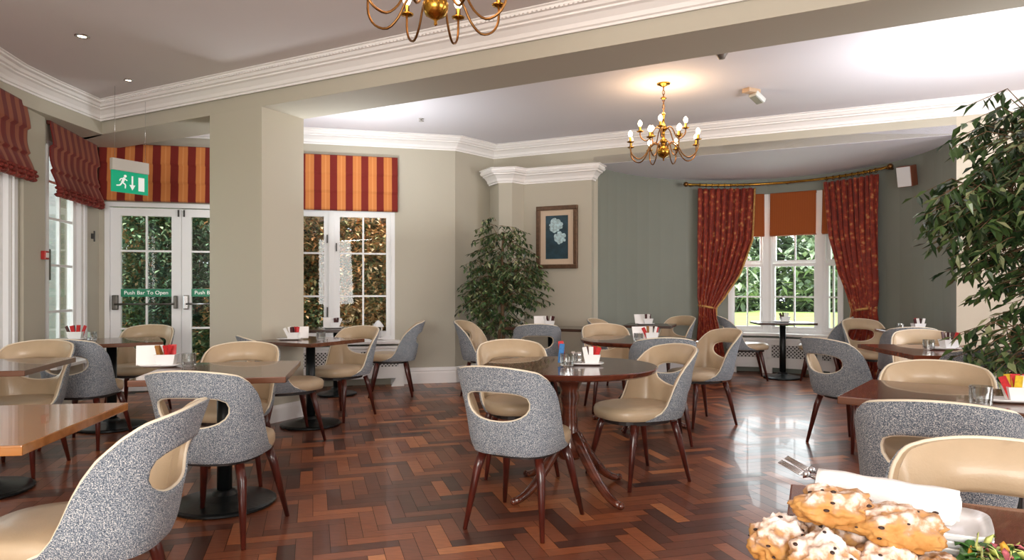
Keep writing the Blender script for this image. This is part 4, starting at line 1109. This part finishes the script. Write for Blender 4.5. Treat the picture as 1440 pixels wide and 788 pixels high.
# dishes, napkin roll, forks
def sq_dish(z, label, w=.17):
    bm = new(); N = 32; rings = []
    for q, zz in ((.55, .0), (.6, .0), (.8, .010), (1.0, .024), (1.0, .028), (.78, .014), (.55, .006)):
        rings.append([bm.verts.new((q*w/2*abs(math.cos(t))**.45*(1 if math.cos(t) >= 0 else -1), q*w/2*abs(math.sin(t))**.45*(1 if math.sin(t) >= 0 else -1), zz)) for t in [2*PI*(k+.5)/N for k in range(N)]])
    for a, b_ in zip(rings, rings[1:]):
        for k in range(N): bm.faces.new((a[k], a[(k+1) % N], b_[(k+1) % N], b_[k]))
    bm.faces.new(rings[0]); bm.faces.new(rings[-1])
    o = obj('side_plate', bm, CHINA, smooth=True, loc=(.735, 1.19, z)); o.rotation_euler = (0, 0, -.55)
    tag(o, label, 'plate', 'stacked white side plates')
sq_dish(.751, 'white square side plate at the bottom of the stack'); sq_dish(.763, 'white square side plate in the middle of the stack'); sq_dish(.775, 'white square side plate on top of the stack under the napkin')
na, nb_ = Vector((.575, 1.275, .835)), Vector((.745, 1.145, .832))
dn = (nb_-na).normalized(); sn_ = dn.cross(Vector((0, 0, 1))).normalized(); un = sn_.cross(dn)
bm = new(); rings = []
for i in range(15):
    c_ = na.lerp(nb_, i/14); ring_ = []
    for k in range(60):
        a = 2*PI*2.2*k/59; r_ = .012+.020*(k/59)+.0015*math.sin(i*1.3+k*.5)
        ring_.append(bm.verts.new(c_+sn_*(r_*1.15*math.cos(a))+un*(r_*math.sin(a))+dn*(.006*math.sin(k*.35) if i == 14 else 0)))
    rings.append(ring_)
for a, b_ in zip(rings, rings[1:]):
    for k in range(59): bm.faces.new((a[k], a[k+1], b_[k+1], b_[k]))
nk = obj('rolled_napkin', bm, mat('white_linen', (244, 243, 242), .85, bump=.15, bscale=200), smooth=True, recalc=False)
md = nk.modifiers.new('s', 'SOLIDIFY'); md.thickness = .003
tag(nk, 'rolled white linen napkin lying on the stacked plates', 'napkin')
def fork(off, label):
    st_ = na+dn*.05+sn_*off; en = na-dn*.055+sn_*off*1.3+Vector((0, 0, .03))
    t = thing('fork', label, 'fork', tuple(st_), 0, 'forks in the napkin roll')
    d = (en-st_); bm = new(); tube(bm, [(0, 0, 0), tuple(d*.6)], [.003, .0035], 8)
    hb = d*.6; sd = sn_
    tube(bm, [tuple(hb), tuple(hb+d*.08)], [.004, .010], 8); obj('handle', bm, CHROME, t)
    bm = new()
    for k in range(4):
        a = sd*((k-1.5)*.0072); tube(bm, [tuple(hb+d*.08+a), tuple(d*.75+a+Vector((0, 0, -.002))), tuple(d*1.1+a+Vector((0, 0, .003)))], [.0018, .0018, .001], 6)
    obj('tines', bm, CHROME, t)
fork(-.012, 'front steel fork poking out of the napkin'); fork(.018, 'rear steel fork poking out of the napkin')
# salad
sl = thing('salad_plate', 'plate of green salad at the bottom right corner', 'salad', (.765, 1.02, .751))
bm = new(); lathe(bm, [(0, 0), (.08, 0), (.115, .012), (.117, .015), (.08, .006), (0, .006)], 36); obj('plate', bm, CHINA, sl, smooth=True)
rr_ = random.Random(4)
def scraps(nm, m, cnt, L_, w_, zr, rad=.09):
    bm = new()
    for k in range(cnt):
        a = rr_.random()*2*PI; r_ = rad*math.sqrt(rr_.random()); z = .012+zr*rr_.random()*(1-(r_/rad)**2*.6); th_ = rr_.random()*2*PI
        X = Matrix.Translation((r_*math.cos(a), r_*math.sin(a), z)) @ Matrix.Rotation(th_, 4, 'Z') @ Matrix.Rotation(rr_.uniform(-.6, .6), 4, 'Y') @ Matrix.Rotation(rr_.uniform(-.6, .6), 4, 'X')
        g = [[bm.verts.new(X @ Vector(((i/4-.5)*L_, (j/2-.5)*w_*math.sin(PI*(i/4*.9+.05)), .006*math.sin(i*1.8+j)))) for i in range(5)] for j in range(3)]
        for j in range(2):
            for i in range(4): bm.faces.new((g[j][i], g[j][i+1], g[j+1][i+1], g[j+1][i]))
    o = obj(nm, bm, m, sl, smooth=True, recalc=False); md = o.modifiers.new('s', 'SOLIDIFY'); md.thickness = .0015; o['kind'] = 'stuff'
scraps('salad_leaves', mat('salad_green', (70, 120, 50), .45, var=.5, vscale=40), 60, .05, .022, .045)
scraps('cabbage_shreds', mat('salad_pale', (196, 204, 120), .45, var=.3, vscale=50), 50, .05, .006, .05)
scraps('onion_pieces', mat('salad_red', (200, 110, 120), .4, var=.3, vscale=40), 20, .03, .012, .05)
scraps('pepper_pieces', mat('salad_orange', (220, 160, 60), .4, var=.3, vscale=40), 22, .025, .012, .05)

# ------------------------------------------------------------------ plants
def leaf(bm, p, d, up, L_, w_, lay, tone):
    d = d.normalized(); s_ = d.cross(up)
    if s_.length < 1e-3: s_ = d.orthogonal()
    s_.normalize(); nn = s_.cross(d)
    a = bm.verts.new(p); m1 = bm.verts.new(p+d*L_*.45+s_*w_/2+nn*.1*w_); m2 = bm.verts.new(p+d*L_*.45-s_*w_/2+nn*.1*w_); c_ = bm.verts.new(p+d*L_-Vector((0, 0, L_*.12))); mid = bm.verts.new(p+d*L_*.45-nn*w_*.15)
    for vs_ in ((a, m1, mid), (m1, c_, mid), (c_, m2, mid), (m2, a, mid)):
        f = bm.faces.new(vs_); f[lay] = tone
def ficus(label, loc, blobs, nleaf, L_, w_, trunkpts, seed, pot_r=.17, pot_h=.3):
    rr_ = random.Random(seed); root = thing('potted_fig', label, 'plant', loc)
    tot = sum(b_[3]**2*b_[4] for b_ in blobs)
    bm = new(); lay = bm.faces.layers.float.new('tone_f'); twigs = new()
    for (bx, by, bz, br_, bh) in blobs:
        cnt = int(nleaf*br_**2*bh/tot)
        nt_ = max(4, cnt//9)
        for k in range(nt_):
            a = rr_.random()*2*PI; q = rr_.random()**.45; el = rr_.uniform(-1, 1)
            c_ = Vector((bx+br_*q*math.cos(a)*math.sqrt(1-el*el*.6), by+br_*q*math.sin(a)*math.sqrt(1-el*el*.6), bz+bh*el*q))
            out = Vector((c_.x-bx, c_.y-by, .12*br_)); out.normalize()
            end = c_+out*L_*2.2+Vector((0, 0, -L_*1.3))
            tube(twigs, [Vector((bx, by, bz-.2*bh)).lerp(c_, .55), c_, end], [.004, .003, .0015], 4, cap=False)
            for i in range(9):
                t = i/8; p = c_.lerp(end, t); aa = rr_.random()*2*PI
                d = Vector((math.cos(aa)*.8+out.x*.5, math.sin(aa)*.8+out.y*.5, rr_.uniform(-1.1, -.15)))
                leaf(bm, p, d, Vector((rr_.uniform(-.5, .5), rr_.uniform(-.5, .5), 1)), L_*rr_.uniform(.7, 1.15), w_*rr_.uniform(.8, 1.1), lay, rr_.random())
    obj('foliage', bm, FIG, root, recalc=False); obj('twigs', twigs, BARK, root)
    for i, tp in enumerate(trunkpts):
        bm = new(); tube(bm, tp, [.026-.012*k/(len(tp)-1) for k in range(len(tp))], 8); obj('trunk', bm, BARK, root)
    bm = new(); lathe(bm, [(0, 0), (pot_r*.75, 0), (pot_r, pot_h), (pot_r*1.08, pot_h), (pot_r*1.08, pot_h+.03), (pot_r*.95, pot_h+.03), (pot_r*.9, pot_h-.02), (0, pot_h-.02)], 28); obj('pot', bm, POT, root)
    bm = new(); lathe(bm, [(0, pot_h-.018), (pot_r*.9, pot_h-.018), (pot_r*.9, pot_h-.03)], 20); obj('soil', bm, SOIL, root)
FIG = attr_mat('fig_leaf', 'tone_f', [(0, (34, 52, 32)), (.5, (58, 84, 46)), (.82, (88, 114, 62)), (1, (176, 180, 136))], .35, .2)
BARK = mat('fig_bark', (120, 92, 66), .8, var=.25, vscale=20, bump=.3)
ficus('leafy potted fig in the corner left of the framed picture', (-.13, 8.42, 0),
      [(-.04, 0, 2.0, .15, .14), (0.02, 0, 1.78, .26, .28), (.0, 0, 1.42, .38, .30), (-.05, 0, 1.10, .36, .30), (.12, 0, 1.25, .38, .25), (-.05, 0, .78, .28, .25)], 3600, .075, .034,
      [[(0, 0, .27), (.03, .01, .7), (-.01, 0, 1.2), (.02, 0, 1.8)], [(.03, 0, .27), (-.03, .01, .6), (.03, 0, 1.1), (-.04, 0, 1.6)]], 5, .15, .28)
ficus('tall braided-trunk potted fig at the right edge', (3.02, 3.80, 0),
      [(.05, 0, 2.05, .42, .32), (-.28, 0, 1.72, .30, .22), (.05, .05, 1.60, .48, .30), (.25, 0, 1.25, .42, .30), (-.1, -.05, .92, .28, .18), (.3, 0, .85, .35, .25), (.28, 0, 2.3, .25, .15)], 7500, .092, .038,
      [[(-.04, 0, .27), (.0, .03, .5), (-.02, 0, .8), (.02, .02, 1.1), (-.01, 0, 1.4), (0, 0, 2.0)], [(.02, 0, .27), (-.03, -.02, .5), (.03, 0, .8), (-.02, -.02, 1.1), (.04, 0, 1.4), (.1, 0, 1.9)]], 9, .19, .32)

# ------------------------------------------------------------------ outdoors
AUT = attr_mat('autumn_leaf', 'tone_f', [(0, (54, 80, 62)), (.35, (110, 134, 96)), (.6, (168, 166, 120)), (.8, (222, 150, 92)), (1, (238, 210, 170))], .6)
GRN = attr_mat('garden_leaf', 'tone_f', [(0, (44, 76, 60)), (.5, (100, 134, 98)), (1, (190, 204, 164))], .6)
HAZ = attr_mat('hazed_leaf', 'tone_f', [(0, (104, 124, 104)), (.5, (138, 156, 128)), (1, (184, 194, 168))], .8)  # aerial haze put into the leaf colours as pale grey-green
def shrub(name, label, cat, x, y, r_, h_, n_, L_, m, tone, seed, group, z0=-.25):
    rr_ = random.Random(seed); root = thing(name, label, cat, (x, y, z0), 0, group)
    bm = new(); lay = bm.faces.layers.float.new('tone_f')
    lobes = [(rr_.uniform(-.5, .5)*r_, rr_.uniform(-.4, .4)*r_, h_*rr_.uniform(.15, .9), r_*rr_.uniform(.35, .65), rr_.uniform(-.25, .25)) for _ in range(11)]
    for k in range(n_):
        lb = rr_.choice(lobes); a = rr_.random()*2*PI; el = rr_.uniform(-1, 1); q = lb[3]*rr_.random()**.3
        p = Vector((lb[0]+q*math.cos(a)*math.sqrt(1-el*el), lb[1]+q*math.sin(a)*math.sqrt(1-el*el), max(.03, lb[2]+q*el*1.1)))
        d = Vector((rr_.gauss(0, 1), rr_.gauss(0, 1), rr_.gauss(0, .6)))
        leaf(bm, p, d, Vector((0, 0, 1)), L_*rr_.uniform(.6, 1.3), L_*.5, lay, min(1, max(0, tone-.1+lb[4]+rr_.gauss(0, .2))))
    obj('foliage', bm, m, root, recalc=False)
    bm = new()
    for lb in lobes: tube(bm, [(0, 0, 0), (lb[0]*.5, lb[1]*.5, lb[2]*.6), (lb[0], lb[1], lb[2])], [.03, .02, .008], 6)
    obj('stems', bm, BARK, root)
SG = 'shrubs outside the garden window and doors'
bigs = [(-5.6, 10.5, .55, 'green'), (-5.0, 10.1, .6, 'green and gold'), (-4.6, 9.9, .3, 'dark green'), (-3.9, 9.8, .75, 'orange'), (-3.1, 10.3, .55, 'russet'), (-2.6, 10.0, .7, 'orange and green'), (-1.95, 10.2, .75, 'bright orange'), (-3.5, 11.4, .5, 'green'), (-2.4, 11.4, .45, 'green'), (-5.2, 11.2, .35, 'dark green'), (-6.3, 11.4, .3, 'dark green'), (-1.2, 11.0, .5, 'gold')]
where = ['seen through the left edge of the glazed doors', 'behind the left glazed door leaf', 'behind the middle of the glazed doors', 'behind the right glazed door leaf', 'behind the left half of the garden window', 'behind the middle of the garden window', 'behind the right half of the garden window', 'farther back between the doors and window', 'farther back behind the garden window', 'farther back behind the glazed doors', 'at the far left beyond the glazed doors', 'at the far right beyond the garden window']
for i, (x_, y_, t_, c_) in enumerate(bigs):
    shrub('garden_shrub', '%s shrub %s' % (c_, where[i]), 'shrub', x_, y_, .9, 3.4, 12000, .095, AUT if t_ > .4 else GRN, t_ if t_ > .4 else .4, 30+i, SG)
bm = new(); box(bm, (5, 40, -.35), (120, 70, .16)); box(bm, (-12, 8, -.35), (20, 26, .159))
tag(obj('lawn', bm, mat('lawn_grass', (140, 164, 92), .9, var=.18, vscale=.6)), 'bright green lawn outside the bay window', 'lawn', kind='stuff')
TGp = 'trees at the end of the lawn'
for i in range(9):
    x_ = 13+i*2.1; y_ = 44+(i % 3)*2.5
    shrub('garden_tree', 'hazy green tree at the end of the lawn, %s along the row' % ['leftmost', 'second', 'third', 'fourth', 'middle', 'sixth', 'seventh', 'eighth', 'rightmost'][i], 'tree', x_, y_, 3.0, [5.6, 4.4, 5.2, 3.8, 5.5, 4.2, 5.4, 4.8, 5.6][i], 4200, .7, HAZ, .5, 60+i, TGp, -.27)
# pale house wall outside the left windows
bm = new(); box(bm, (-6.2, 7.0, 1.75), (.25, 5.2, 4.0)); tag(obj('garden_wall', bm, mat('render_white', (226, 232, 232), .8)), 'pale rendered wall outside the left windows', 'wall')
